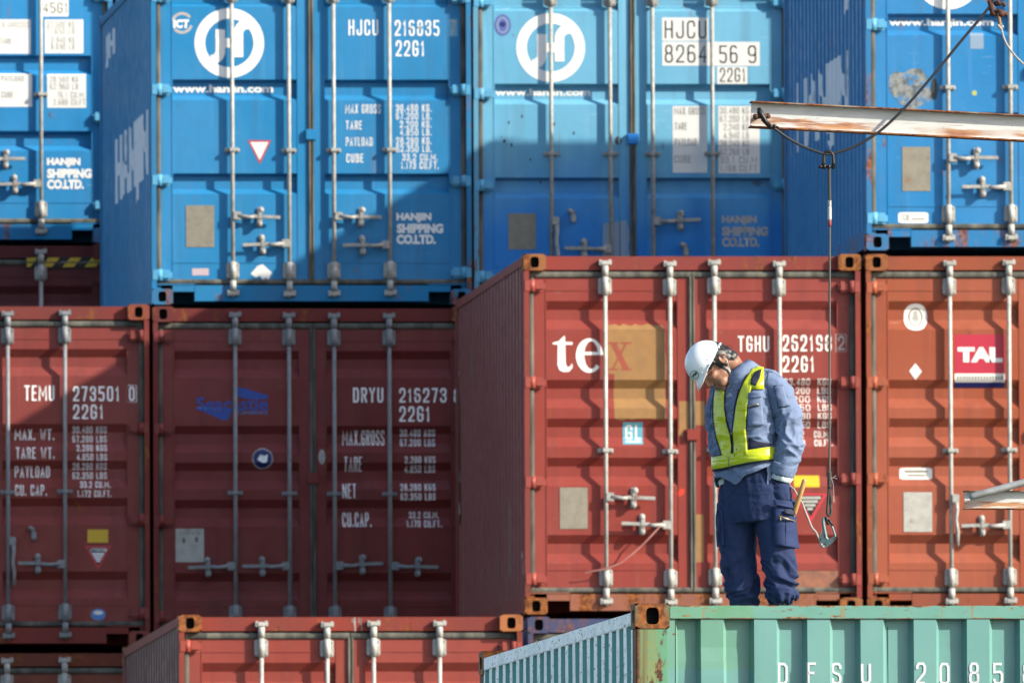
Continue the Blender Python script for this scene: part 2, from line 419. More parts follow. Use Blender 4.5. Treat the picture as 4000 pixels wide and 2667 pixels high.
class Container:
    def __init__(s, label, group, loc, H, body, frame, cast, prof, pname, rz=0., bars=(.586, 1.057, 1.379, 1.856), hinges=(2.36, 1.66, .96, .25), wallmat=None, sills=None, galv=None, hinge_mat=None, group_name='shipping_container'):
        s.H = H; s.prof = prof; s.body = body; s.hw = galv or GALV_R
        s.root = empty(group_name, loc, rz); tag(s.root, label, 'shipping container', group)
        link('frame', shared(('frame', H), lambda: frame_mesh(H), 'frame', frame), s.root)
        link('sill', shared(('sill', H), lambda: frame_mesh(H, LEN, True), 'sill', sills or frame), s.root)
        link('side_wall', shared(('wall', H), lambda: wall_mesh(H), 'side_wall', wallmat or body), s.root)
        link('roof', shared(('roof', H), lambda: roof_mesh(H), 'roof', body), s.root)
        link('floor', shared('floor', floor_mesh, 'floor', FLOORM), s.root)
        add_castings(s.root, cast, H)
        s.doors = []
        g = galv or GALV
        for k in (0, 1):
            d = link('door', shared(('leaf', k, pname, H), lambda: leaf_mesh(k, prof, H), 'door', body), s.root)
            link('gasket', shared(('gasket', k, H), lambda: gasket_mesh(k, H), 'gasket', GASKET), d)
            for z in hinges: link('hinge', shared(('hinge', k), lambda: hinge_mesh(k), 'hinge', hinge_mat or body), d, (0, 0, z + rnd.uniform(-.012, .012)))
            for x in bars[2 * k:2 * k + 2]:
                lb = link('locking_bar', shared(('bar', H), lambda: bar_mesh(H), 'locking_bar', g), d, (x + rnd.uniform(-.004, .004), 0, rnd.uniform(-.006, .006))); lb.rotation_euler = (0, rnd.uniform(-.0018, .0018), 0)
            s.doors.append(d)
        link('centre_clip', shared('clip', lambda: _clip(), 'centre_clip', body), s.doors[1], (1.219, 0, 1.29))
        s.g = g
    def handle(s, x, z, sgn, kind='bar'):
        d = s.doors[0 if x < 1.219 else 1]
        if kind == 'bar': link('handle', shared(('handle', sgn), lambda: handle_mesh(sgn), 'handle', s.hw), d, (x, 0, z)).rotation_euler = (0, rnd.uniform(-.05, .05), 0)
        elif kind == 'drop': link('handle', shared('drop', drop_handle_mesh, 'handle', s.hw), d, (x, 0, z))
        else: link('latch', shared('latch', latch_mesh, 'latch', s.hw), d, (x, 0, z))
    # ---- markings: a flat mesh in (x, z) cut along the pressings and laid on the door
    def lay(s, name, bm, mat, lift=.0015, label=None, whole=False):
        cut = list(s.prof.cuts())
        for z in cut:
            bmesh.ops.bisect_plane(bm, geom=bm.verts[:] + bm.edges[:] + bm.faces[:], plane_co=(0, 0, z), plane_no=(0, 0, 1))
        xs = [x for p in PX for x in p]
        for x in xs:
            bmesh.ops.bisect_plane(bm, geom=bm.verts[:] + bm.edges[:] + bm.faces[:], plane_co=(x, 0, 0), plane_no=(1, 0, 0))
        cx = sum(v.co.x for v in bm.verts) / max(1, len(bm.verts))
        for v in bm.verts: v.co.y = s.prof.y(v.co.x, v.co.z) - lift + v.co.y
        for f in bm.faces:
            f.normal_update()
            if f.normal.y > 0: f.normal_flip()
        me = bpy.data.meshes.new(name); bm.to_mesh(me); bm.free(); me.materials.append(mat)
        o = link(name, me, s.doors[0 if cx < 1.219 else 1])
        if label: o['label'] = label
        return o
def _clip():
    m = MB(); m.box(-.045, .045, .040, Y0 + .002, -.042, .042, .008); return m

# ------------------------------------------------------------------ flat shapes for markings (bmesh in the x-z plane)
def text_bm(txt, x0, x1, z0, z1, bold=.0):
    cu = bpy.data.curves.new('t', 'FONT'); cu.body = txt; cu.size = 1; cu.resolution_u = 3; cu.fill_mode = 'FRONT'; cu.offset = bold; cu.space_line = .95
    o = bpy.data.objects.new('t', cu); COL.objects.link(o)
    dg = bpy.context.evaluated_depsgraph_get(); me = bpy.data.meshes.new_from_object(o.evaluated_get(dg))
    bpy.data.objects.remove(o); bpy.data.curves.remove(cu)
    bm = bmesh.new(); bm.from_mesh(me); bpy.data.meshes.remove(me)
    xs = [v.co.x for v in bm.verts]; ys = [v.co.y for v in bm.verts]
    ax, bx, ay, by = min(xs), max(xs), min(ys), max(ys)
    for v in bm.verts:
        v.co = (x0 + (v.co.x - ax) / (bx - ax) * (x1 - x0), 0, z0 + (v.co.y - ay) / (by - ay) * (z1 - z0))
    bmesh.ops.remove_doubles(bm, verts=bm.verts, dist=1e-4)
    return bm
def poly_bm(*loops):
    bm = bmesh.new()
    for lp in loops: bm.faces.new([bm.verts.new((x, 0, z)) for x, z in lp])
    return bm
def disc(cx, cz, rx, rz=None, n=40, e=2.0):
    rz = rz or rx; out = []
    for k in range(n):
        a = 2 * math.pi * k / n; c, s_ = math.cos(a), math.sin(a); q = (abs(c) ** e + abs(s_) ** e) ** (-1 / e); out.append((cx + c * q * rx, cz + s_ * q * rz))
    return out
def stroke_bm(paths, closed=False):
    """paths: list of (points, width); each becomes a strip of quads"""
    bm = bmesh.new()
    for pts, w in paths:
        n = len(pts); L = []; R = []
        for i in range(n):
            a = Vector(pts[max(i - 1, 0)]); b = Vector(pts[min(i + 1, n - 1)]); d = (b - a).normalized(); nn = Vector((-d.y, d.x)); p = Vector(pts[i])
            ww = w[i] if isinstance(w, (list, tuple)) else w
            L.append(bm.verts.new((p.x + nn.x * ww / 2, 0, p.y + nn.y * ww / 2))); R.append(bm.verts.new((p.x - nn.x * ww / 2, 0, p.y - nn.y * ww / 2)))
        for i in range(n - 1): bm.faces.new((L[i], L[i + 1], R[i + 1], R[i]))
    return bm
def arc(cx, cz, r, a0, a1, n=24, rz=None):
    rz = rz or r
    return [(cx + r * math.cos(math.radians(a0 + (a1 - a0) * i / n)), cz + rz * math.sin(math.radians(a0 + (a1 - a0) * i / n))) for i in range(n + 1)]
def rrect(x0, x1, z0, z1, e=8): return disc((x0 + x1) / 2, (z0 + z1) / 2, (x1 - x0) / 2, (z1 - z0) / 2, 36, e)

# condensed gothic stroke letters, each a list of polylines in a unit cell
_o = [(.22, 0), (0, .13), (0, .87), (.22, 1), (.78, 1), (1, .87), (1, .13), (.78, 0), (.22, 0)]
SGL = {'A': ([[(0, 0), (.5, 1), (1, 0)], [(.2, .34), (.8, .34)]], 1.05), 'B': ([[(0, 0), (0, 1), (.72, 1), (.95, .88), (.95, .64), (.72, .53), (0, .53)], [(.72, .53), (1, .40), (1, .13), (.76, 0), (0, 0)]], 1), 'C': ([[(1, .72), (1, .87), (.78, 1), (.22, 1), (0, .87), (0, .13), (.22, 0), (.78, 0), (1, .13), (1, .28)]], 1),
 'D': ([[(0, 0), (0, 1), (.7, 1), (1, .85), (1, .15), (.7, 0), (0, 0)]], 1), 'E': ([[(1, 1), (0, 1), (0, 0), (1, 0)], [(0, .52), (.8, .52)]], .9), 'F': ([[(1, 1), (0, 1), (0, 0)], [(0, .52), (.8, .52)]], .9),
 'G': ([[(1, .74), (1, .87), (.78, 1), (.22, 1), (0, .87), (0, .13), (.22, 0), (.78, 0), (1, .13), (1, .46), (.55, .46)]], 1), 'H': ([[(0, 0), (0, 1)], [(1, 0), (1, 1)], [(0, .52), (1, .52)]], 1), 'I': ([[(.5, 0), (.5, 1)]], .35), 'J': ([[(1, 1), (1, .13), (.76, 0), (.24, 0), (0, .13), (0, .30)]], .95),
 'K': ([[(0, 0), (0, 1)], [(1, 1), (.06, .42)], [(.34, .58), (1, 0)]], 1), 'L': ([[(0, 1), (0, 0), (1, 0)]], .85), 'M': ([[(0, 0), (0, 1), (.5, .30), (1, 1), (1, 0)]], 1.55), 'N': ([[(0, 0), (0, 1)], [(.06, .95), (.94, .05)], [(1, 0), (1, 1)]], 1.2), 'O': ([_o], 1), 'P': ([[(0, 0), (0, 1), (.74, 1), (1, .87), (1, .60), (.74, .47), (0, .47)]], 1),
 'R': ([[(0, 0), (0, 1), (.74, 1), (1, .87), (1, .62), (.74, .50), (0, .50)], [(.55, .50), (1, 0)]], 1), 'S': ([[(1, .80), (1, .88), (.78, 1), (.22, 1), (0, .88), (0, .66), (.2, .56), (.8, .46), (1, .34), (1, .12), (.78, 0), (.22, 0), (0, .12), (0, .24)]], 1), 'T': ([[(0, 1), (1, 1)], [(.5, 1), (.5, 0)]], 1), 'U': ([[(0, 1), (0, .14), (.22, 0), (.78, 0), (1, .14), (1, 1)]], 1),
 'V': ([[(0, 1), (.5, 0), (1, 1)]], 1.05), 'W': ([[(0, 1), (.25, 0), (.5, .75), (.75, 0), (1, 1)]], 1.4), 'X': ([[(0, 0), (1, 1)], [(0, 1), (1, 0)]], 1), 'Y': ([[(0, 1), (.5, .48), (1, 1)], [(.5, .48), (.5, 0)]], 1),
 '0': ([_o], 1), '1': ([[(.1, .78), (.6, 1), (.6, 0)]], .62), '2': ([[(0, .72), (0, .87), (.22, 1), (.78, 1), (1, .87), (1, .64), (.9, .5), (.02, .07), (0, 0), (1, 0)]], 1), '3': ([[(0, .76), (0, .87), (.22, 1), (.78, 1), (1, .88), (1, .66), (.76, .53), (.4, .53)], [(.76, .53), (1, .40), (1, .13), (.78, 0), (.22, 0), (0, .13), (0, .24)]], 1),
 '4': ([[(.78, 0), (.78, 1), (0, .30), (1, .30)]], 1), '5': ([[(1, 1), (.02, 1), (.02, .56), (.75, .58), (1, .46), (1, .14), (.78, 0), (.22, 0), (.02, .10)]], 1), '6': ([[(.92, .90), (.74, 1), (.22, 1), (0, .87), (0, .13), (.22, 0), (.78, 0), (1, .13), (1, .44), (.78, .56), (.22, .56), (0, .44)]], 1), '7': ([[(0, 1), (1, 1), (.38, 0)]], .95),
 '8': ([[(.22, .53), (.05, .66), (.05, .88), (.24, 1), (.76, 1), (.95, .88), (.95, .66), (.78, .53), (.22, .53), (0, .40), (0, .12), (.22, 0), (.78, 0), (1, .12), (1, .40), (.78, .53)]], 1), '9': ([[(.08, .10), (.26, 0), (.78, 0), (1, .13), (1, .87), (.78, 1), (.22, 1), (0, .87), (0, .56), (.22, .44), (.78, .44), (1, .56)]], 1), '.': ([[(.5, 0), (.5, .10)]], .3), ' ': ([], .55)}
def gothic_bm(txt, x0, x1, z0, z1, k=.13):
    h = z1 - z0; tk = h * k; gap = .40
    units = sum(SGL[c][1] for c in txt) + gap * (len(txt) - 1); u = (x1 - x0) / units; tk = min(tk, u * .29)
    bm = bmesh.new(); cx = x0
    for c in txt:
        paths, w = SGL[c]
        for pi, path in enumerate(paths):
            pts = [Vector((cx + tk / 2 + px * max(0, w * u - tk) if w > .4 else cx + w * u / 2, z0 + tk / 2 + pz * (h - tk))) for px, pz in path]
            n = len(pts); closed = path[0] == path[-1]; L, R = [], []
            for i in range(n):
                a = pts[i - 1] if i else (pts[-2] if closed else None); b = pts[i + 1] if i < n - 1 else (pts[1] if closed else None); p = pts[i]
                d1 = (p - a).normalized() if a else (b - p).normalized(); d2 = (b - p).normalized() if b else d1
                n1 = Vector((-d1.y, d1.x)); n2 = Vector((-d2.y, d2.x)); mt = (n1 + n2); mt = mt.normalized() if mt.length > .01 else n1; q_ = tk / 2 / max(.55, mt.dot(n1))
                e = Vector((0, 0)) if (a and b) else (d1 * (-tk / 2) if not a else d2 * (tk / 2)) * (1 if len(paths) == 1 or not closed else 0)
                y = -.0004 * pi
                L.append(bm.verts.new((p.x + mt.x * q_ + e.x, y, p.y + mt.y * q_ + e.y))); R.append(bm.verts.new((p.x - mt.x * q_ + e.x, y, p.y - mt.y * q_ + e.y)))
            for i in range(n - 1): bm.faces.new((L[i], L[i + 1], R[i + 1], R[i]))
        cx += (w + gap) * u
    return bm
# ------------------------------------------------------------------ ground
g_mat = flat('yard_asphalt', srgb(70, 68, 66), .85, .5, .35, .2)
m = MB(); m.add([(-3000, -1500, 0), (3000, -1500, 0), (3000, 4000, 0), (-3000, 4000, 0)], [(0, 1, 2, 3)])
gr = m.build('ground', g_mat, None, (0, 0, -.09)); gr['kind'] = 'structure'

# ------------------------------------------------------------------ paints
def palette(n, c, rust=.5, frame_cover=.5, **k): return paint(n + '_paint', c, rust, **k), rusty(n + '_frame', c, frame_cover * .8), rusty(n + '_casting', tint(c, .9, .1), frame_cover + .25)
C_BLUE = srgb(33, 112, 160)
blue_a = palette('blue_container', srgb(27, 107, 151), .3, .15)
blue_b = palette('pale_blue_container', srgb(80, 140, 168), .55, .4)
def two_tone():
    m = paint('graded_pale_blue_paint', srgb(86, 144, 170), .5); t = m.node_tree; b = t.nodes['Principled BSDF']; src = b.inputs['Base Color'].links[0].from_socket
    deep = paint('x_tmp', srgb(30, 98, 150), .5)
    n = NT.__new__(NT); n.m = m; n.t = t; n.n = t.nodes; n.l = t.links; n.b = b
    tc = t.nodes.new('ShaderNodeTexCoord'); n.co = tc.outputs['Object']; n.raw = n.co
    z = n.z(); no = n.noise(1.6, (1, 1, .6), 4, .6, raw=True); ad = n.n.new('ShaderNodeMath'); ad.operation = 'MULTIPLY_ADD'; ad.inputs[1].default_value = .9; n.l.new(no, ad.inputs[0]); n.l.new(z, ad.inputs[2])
    mixed = n.mix(n.ramp(ad.outputs[0], .95, 1.75), srgb(36, 110, 176), src)  # pale blue at the top, blending unevenly into deeper blue lower down
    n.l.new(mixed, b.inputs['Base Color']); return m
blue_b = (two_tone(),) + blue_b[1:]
blue_c = palette('right_blue_container', srgb(28, 102, 150), .5, .4)
blue_d = palette('far_blue_container', srgb(22, 108, 156), .45, .4)
maroon = palette('maroon_container', srgb(96, 42, 42), .3, .2)
maroon_b = palette('shade_maroon_container', srgb(102, 40, 37), .3, .2)  # same maroon as the sunlit container, colour darkened for its shade
brick = palette('brick_red_container', srgb(117, 47, 39), .35, .6)
orange = palette('orange_red_container', srgb(129, 64, 42), .3, .55)
coral = palette('coral_red_container', srgb(117, 48, 39), .3, .55)
brown = palette('brown_orange_container', srgb(106, 50, 34), .3, .4)
navy = palette('slate_blue_container', srgb(54, 62, 92), .2, .2)
grey_b = palette('plain_grey_container', srgb(103, 105, 106), .3, .3)
HINGE_LIT = {k: paint(k + '_hinge_paint', c_, .3) for k, c_ in (('brick', srgb(128, 58, 50)), ('orange', srgb(136, 70, 47)), ('coral', srgb(128, 56, 46)), ('blue', srgb(70, 136, 168)))}  # tinted lighter than the doors, painting in the light that hinges catch
rust_post = rusty('rust_orange_steel', srgb(136, 78, 42), .7)

RS = 1.7007
class Meas:
    """metres on a container end from measured lengths: left edge, bottom edge, units per metre"""
    def __init__(s, c, xl, zb, sx, sz): s.c = c; s.xl = xl; s.zb = zb; s.sx = sx; s.sz = sz
    def p(s, x, y): return ((x - s.xl) / s.sx, (s.zb - y) / s.sz)
    def text(s, t, x0, y0, x1, y1, mat=None, bold=.02, name='lettering', lift=.0015):
        a = s.p(x0, y1); b = s.p(x1, y0)
        if bold < .04 and all(ch in SGL for ch in t):
            k = .128 if bold > .025 else .118 if bold > .01 else .09
            return s.c.lay(name, gothic_bm(t, a[0], b[0], a[1], b[1], k), mat or W_MARK, lift)
        return s.c.lay(name, text_bm(t, a[0], b[0], a[1], b[1], bold * 1.2), mat or W_MARK, lift)
    def rect(s, name, x0, y0, x1, y1, mat, lift=.0010, rnd_=0):
        a = s.p(x0, y1); b = s.p(x1, y0)
        lp = rrect(a[0], b[0], a[1], b[1], 9) if rnd_ else [(a[0], a[1]), (b[0], a[1]), (b[0], b[1]), (a[0], b[1])]
        return s.c.lay(name, poly_bm(lp), mat, lift)
    def poly(s, name, pts, mat, lift=.0012): return s.c.lay(name, poly_bm([s.p(*q) for q in pts]), mat, lift)
    def oval(s, name, cx, cy, rx, ry, mat, lift=.0012, e=2.0):
        q = s.p(cx, cy); return s.c.lay(name, poly_bm(disc(q[0], q[1], rx / s.sx, ry / s.sz, 40, e)), mat, lift)
    def ring(s, name, cx, cy, r, w, mat, lift=.0016, ry=None):
        q = s.p(cx, cy); return s.c.lay(name, stroke_bm([(arc(q[0], q[1], r / s.sx, 0, 360, 48, (ry or r) / s.sz), w / s.sx)]), mat, lift)

CGROUP = 'shipping containers stacked in the yard'
def col_flat(name, c): return flat(name, c, .45, .15)
RED = col_flat('red_marking', srgb(164, 45, 51)); YEL = col_flat('yellow_sticker', srgb(184, 150, 28)); NAVYM = col_flat('navy_marking', srgb(28, 37, 90))
TALRED = col_flat('crimson_sticker', srgb(157, 34, 53)); CYAN = col_flat('cyan_sticker', srgb(83, 142, 159)); BLUEM = col_flat('blue_marking', srgb(27, 60, 138)); LBLUE = col_flat('light_blue_marking', srgb(67, 114, 168))
TAN = flat('tan_paint_patch', srgb(134, 98, 55), .5, .3); TEXRED = flat('red_ghost_marking', srgb(134, 62, 45), .5, .3); VIOLET = col_flat('violet_sticker', srgb(78, 87, 145)); BLACKM = col_flat('black_marking', srgb(20, 19, 19)); OFFW = col_flat('pinkish_sticker', srgb(173, 153, 156)); ORANGE = col_flat('orange_spray', srgb(184, 51, 28)); TEALSP = flat('dark_scuff', srgb(44, 48, 51), .6, .4)
BARE = flat('bare_metal_scrape', srgb(100, 98, 94), .6, .9, 22)
DUSTY = flat('grey_patch', srgb(114, 133, 153), .5, .1)

def jh_logo(ms, cx, cy, r):
    q = ms.p(cx, cy); k = r / ms.sx / 1.338        # 1.338 = outer radius in logo units
    P = lambda x, z: (q[0] + x * k, q[1] + z * k)
    A = lambda *a: [P(x, z) for x, z in arc(*a)]
    w = .37 * k
    strokes = [(A(0, 0, 1.135, 0, 360, 64), .405 * k),
               ([P(-.345, .52), P(-.345, -.30)] + A(-.70, -.30, .355, 0, -95, 14) , w),
               ([P(.345, -.54), P(.345, .36)] + A(.70, .36, .355, 180, 80, 14), w),
               ([P(-.5, 0), P(.5, 0)], .36 * k)]
    root = None
    for i, st in enumerate(strokes):
        o = ms.c.lay('logo', stroke_bm([st]), W_MARK, .0012 + .0005 * i)
        if root is None: root = o
        else:                                              # one logo, one mesh
            bm = bmesh.new(); bm.from_mesh(root.data); bm.from_mesh(o.data); bm.to_mesh(root.data); bm.free(); bpy.data.objects.remove(o)
    return root
def weights(ms, left, right, mat=None):
    for t, x0, y0, x1, y1 in left: ms.text(t, x0, y0, x1, y1, mat, .02)
    for t, x0, y0, x1, y1 in right: ms.text(t, x0, y0, x1, y1, mat, .02)

# ================================================================== row in the middle (face at Y = 8)
YM = 8.0
# --- blue container, upper left centre
c = Container('bright blue container numbered 216835 7, left of the paler blue one on the top row', CGROUP, (-2.142, YM, 10.44), 2.591, *blue_a, TWO, 'two', hinge_mat=HINGE_LIT['blue'], bars=(.620, 1.050, 1.392, 1.812), hinges=(2.34, 1.64, .94, .235))
ms = Meas(c, 349, 697, 301, 303.4)
c.handle(.620, .675, 1); c.handle(1.050, .465, -1); c.handle(1.392, .672, 1); c.handle(1.812, .455, -1)
jh_logo(ms, 530, 94, 79.5)
ms.text('www.hanjin.com', 401, 189, 631, 213, W_MARK, .03)
ms.text('HJCU', 803, 40, 871, 76, W_MARK, .03); ms.text('216835', 909, 41, 1011, 77, W_MARK, .03); ms.text('22G1', 911, 88, 977, 124, W_MARK, .03)
ms.text('7', 1034, 41, 1050, 75, W_PALE, .02); ms.rect('number_box', 1031, 38, 1053, 78, blue_b[0], .0008)
weights(ms, [('MAX GROSS', 795, 235, 876, 256), ('TARE', 796, 273, 833, 293), ('PAYLOAD', 796, 311, 857, 331), ('CUBE', 797, 349, 836, 369)],
        [('30.480 KG.', 911, 235, 992, 252), ('67.200 LB.', 911, 254, 992, 270), ('2.200 KG.', 920, 273, 992, 289), ('4.850 LB.', 920, 291, 992, 307), ('28.280 KG.', 911, 311, 992, 327), ('62.350 LB.', 911, 329, 992, 345), ('33.2 CU.M.', 925, 349, 1006, 365), ('1.173 CU.FT.', 922, 367, 1008, 384)])
ms.text('HANJIN', 911, 485, 991, 507, W_MARK, .045); ms.text('SHIPPING', 912, 510, 1018, 532, W_MARK, .045); ms.text('CO.LTD.', 911, 535, 1001, 557, W_MARK, .045)
ms.rect('data_plate', 429, 468, 494, 564, PLATE, .003)
for a0, a1 in ((35, 165), (220, 345)): ms.c.lay('round_emblem', stroke_bm([(arc(*ms.p(422, 48), .072, a0, a1, 16), .022)]), W_PALE, .001)
ms.text('ICT', 402, 40, 438, 60, W_MARK, .05, 'round_emblem')
ms.poly('warning_triangle', [(571, 318), (625, 318), (599, 373)], RED, .0009); ms.poly('warning_triangle', [(577, 322), (619, 322), (598.5, 364)], W_STICK, .0016)
ms.rect('small_sticker', 443, 613, 481, 629, OFFW)
ms.poly('torn_sticker', [(577, 625), (592, 608), (604, 603), (625, 622), (618, 640), (610, 634), (606, 641), (598, 630), (588, 634)], W_STICK)
blue_main = c
# --- paler blue container to its right
c = Container('pale blue container numbered 826456 9, lower half in shadow behind the brick red one', CGROUP, (.308, YM, 10.41), 2.591, *blue_b, TWO, 'two', hinge_mat=HINGE_LIT['blue'], bars=(.598, 1.050, 1.372, 1.826), hinges=(2.34, 1.64, .94, .235), galv=GALV_R)
ms = Meas(c, 1088, 706, 301, 303.4)
c.handle(1.372, .665, 1); c.handle(1.050, .455, -1); c.handle(.598, .665, 1, 'drop'); c.handle(.765, .705, 1, 'latch'); c.handle(1.62, .45, 1, 'latch')
jh_logo(ms, 1268, 103.5, 79)
ms.text('www.hanjin.com', 1140, 197, 1360, 219, W_MARK, .03)
ms.oval('round_emblem', 1158, 52, 19, 25, VIOLET, .001); ms.ring('round_emblem', 1158, 52, 12, 4, DUSTY, .0016, 17); ms.oval('round_emblem', 1158, 50, 7, 6, NAVYM, .002)
for x0, y0, x1, y1 in ((1524, 34, 1630, 88), (1524, 90, 1748, 145), (1650, 147, 1719, 188)): ms.rect('number_sticker', x0, y0, x1, y1, W_STICK, .0008)
ms.text('HJCU', 1530, 41, 1626, 82, K_MARK, -.004, lift=.0018); ms.text('8264', 1530, 97, 1626, 138, K_MARK, -.004, lift=.0018)
ms.text('56', 1655, 98, 1697, 139, K_MARK, -.004, lift=.0018); ms.text('9', 1721, 98, 1740, 139, K_MARK, -.004, lift=.0018); ms.text('22G1', 1656, 150, 1715, 182, K_MARK, -.008, lift=.0018)
ms.rect('weight_sticker', 1547, 238, 1626, 392, W_STICK, .0008); ms.rect('weight_sticker', 1652, 238, 1747, 393, W_STICK, .0008)
G2 = flat('grey_lettering', srgb(114, 111, 106), .6, .2)
for t, x0, y, x1 in (('MAX GROSS', 1551, 241, 1622), ('TARE', 1552, 276, 1580), ('PAYLOAD', 1552, 313, 1602), ('CUBE', 1551, 352, 1590)): ms.text(t, x0, y, x1, y + 17, G2, .0, lift=.0018)
for i, t in enumerate(('30.480 KG', '67.200 LB', '2.240 KG', '4.940 LB', '28.240 KG', '62.260 LB', '33.1 CU.M', '1.168 CU.FT')): ms.text(t, 1656 + (8 if i in (2, 3) else 0), 241 + 19 * i, 1722 + (18 if i > 5 else 0), 256 + 19 * i, G2, .0, lift=.0018)
ms.text('HANJIN', 1659, 491, 1739, 513, W_PALE, .045); ms.text('SHIPPING', 1659, 516, 1765, 538, W_PALE, .045); ms.text('CO.LTD.', 1659, 541, 1745, 563, W_PALE, .045)
ms.rect('data_plate', 1169, 486, 1232, 569, PLATE, .003)
ms.poly('paper_notice', [(1386, 510), (1410, 505), (1440, 502), (1446, 520), (1448, 545), (1444, 560), (1449, 590), (1384, 590)], DUSTY, .003)
for i in range(11):
    x = rnd.uniform(1150, 1330); y = rnd.gauss(345, 60)
    ms.oval('scuff', x, y, rnd.uniform(1.0, 3.2), rnd.uniform(1.5, 5), TEALSP, .0009 + i * .00004)
ms.oval('scuff', 1422, 318, 8, 10, TEALSP)
# --- left of the bright blue: two maroon ends below
c = Container('maroon container numbered 273501 0, upper left part in sunlight, at left edge', CGROUP, (-4.598, YM, 7.85), 2.591, palette('sunlit_maroon_container', srgb(112, 47, 41), .25, .25)[0], rusty('maroon_frame_paint', srgb(112, 47, 41), .2), rusty('maroon_corner', srgb(124, 62, 50), .35), FIVE, 'five', bars=(.62, 1.04, 1.366, 1.795), galv=ZINC)
ms = Meas(c, 345 - 2.438 * 301.5, 1484.7, 301.5, 303.4)
c.handle(1.795, .625, -1); c.handle(1.366, .80, 1, 'drop'); c.handle(1.56, .86, 1, 'latch')
ms.text('TEMU', 60, 884, 128, 919, W_BRIGHT, .02); ms.text('273501', 171, 886, 277, 920, W_BRIGHT, .02); ms.text('0', 299, 887, 312, 919, W_BRIGHT, .02); ms.text('22G1', 171, 928, 240, 961, W_BRIGHT, .02)
ms.c.lay('number_box', stroke_bm([([ms.p(295, 884), ms.p(316, 884), ms.p(316, 922), ms.p(295, 922), ms.p(295, 884)], .006)]), W_BRIGHT, .001)
weights(ms, [('MAX. WT.', 38, 984, 128, 1009), ('TARE WT.', 40, 1026, 128, 1052), ('PAYLOAD', 38, 1069, 118, 1095), ('CU. CAP.', 38, 1112, 110, 1137)],
        [('30.480 KGS', 170, 978, 248, 993), ('67.200 LBS', 170, 999, 248, 1014), ('2.200 KGS', 179, 1020, 248, 1035), ('4.850 LBS', 179, 1041, 248, 1056), ('28.280 KGS', 170, 1062, 248, 1077), ('62.350 LBS', 170, 1083, 248, 1098), ('33.2 CU.M.', 187, 1104, 256, 1119), ('1.172 CU.FT.', 180, 1125, 258, 1140)], W_BRIGHT)
ms.rect('yellow_label', 203, 1215, 250, 1245, YEL)
ms.poly('warning_triangle', [(196, 1252), (258, 1252), (227, 1307)], RED, .0009); ms.poly('warning_triangle', [(205, 1257), (249, 1257), (227, 1297)], BLACKM, .0016)
ms.text('ATTENTION', 209, 1258, 246, 1266, W_BRIGHT, .02, lift=.0022)
for i in range(4): ms.rect('warning_text', 213 + 3.2 * i, 1269 + 5.5 * i, 241 - 3.2 * i, 1272.5 + 5.5 * i, W_BRIGHT, .0022)
ms.oval('oval_sticker', 227, 1410, 17, 13.5, LBLUE); ms.oval('oval_sticker', 227, 1406, 11, 5, W_STICK, .0018)
# --- dark maroon, fully shaded, centre left
c = Container('dark maroon container numbered 216273, fully in shade under the bright blue container', CGROUP, (-2.136, YM, 7.835), 2.591, *maroon_b, FIVE, 'five', bars=(.622, 1.036, 1.384, 1.806), galv=ZINC)
ms = Meas(c, 350, 1487, 301.5, 303.4)
for x, s_ in ((.622, -1), (1.036, -1), (1.384, 1), (1.806, 1)): c.handle(x, .625, s_)
ms.text('DRYU', 810, 887, 879, 921, W_BRIGHT, .02); ms.text('216273', 916, 888, 1024, 921, W_BRIGHT, .02); ms.text('8', 1041, 890, 1054, 921, W_BRIGHT, .02); ms.text('22G1', 916, 930, 986, 965, W_BRIGHT, .02)
weights(ms, [('MAX.GROSS', 786, 985, 882, 1019), ('TARE', 789, 1046, 830, 1079), ('NET', 785, 1108, 816, 1141), ('CU.CAP.', 785, 1174, 851, 1207)],
        [('30.480 KGS', 918, 983, 998, 999), ('67.200 LBS', 918, 1005, 998, 1021), ('2.200 KGS', 928, 1045, 998, 1061), ('4.850 LBS', 928, 1066, 998, 1082), ('28.280 KGS', 918, 1108, 998, 1124), ('62.350 LBS', 918, 1130, 998, 1146), ('33.2 CU.M.', 938, 1172, 1006, 1187), ('1.170 CU.FT.', 932, 1192, 1012, 1208)], W_BRIGHT)
ms.text('Seacastle', 451, 908, 615, 940, BLUEM, .018, 'company_mark', .0024); ms.text('Containers', 545, 938, 614, 948, LBLUE, .0, 'company_mark', .0022)
ms.poly('company_mark', [(541, 885), (560, 888), (616, 905), (612, 914), (566, 913), (541, 906), (532, 912)], BLUEM, .0012)
ms.poly('company_mark', [(451, 931), (512, 934), (505, 941), (452, 934)], LBLUE, .0018); ms.poly('company_mark', [(452, 935), (505, 943), (514, 934), (534, 935), (523, 961), (512, 962)], BLUEM, .0012)
ms.oval('round_sticker', 602, 1050, 24, 24, W_PALE, .001); ms.oval('round_sticker', 602, 1050, 21, 21, NAVYM, .0016); ms.poly('round_sticker', [(590, 1052), (598, 1040), (606, 1044), (614, 1040), (612, 1058), (604, 1060), (596, 1056)], W_BRIGHT, .0022)
ms.rect('white_plate', 402, 1211, 467, 1288, PLATE_W, .003); ms.text('NOTICE', 412, 1216, 457, 1224, BLACKM, .0, 'plate_text', .0042)
for q in ((421, 1238), (450, 1236)): ms.oval('plate_text', q[0], q[1], 4, 7, BARE, .0042)
ms.oval('white_scuff', 738, 1046, 8, 17, W_PALE, .0012)
ms.rect('white_scuff', 734, 905, 752, 962, maroon[0], .0012)
for y0, y1 in ((846, 850), (884, 887)): pass
# --- brown orange below the first maroon
c = Container('brownish orange container, only its top visible at the lower left corner', CGROUP, (-4.610, YM, 5.225), 2.591, *brown, FIVE, 'five', bars=(.62, 1.04, 1.366, 1.800))

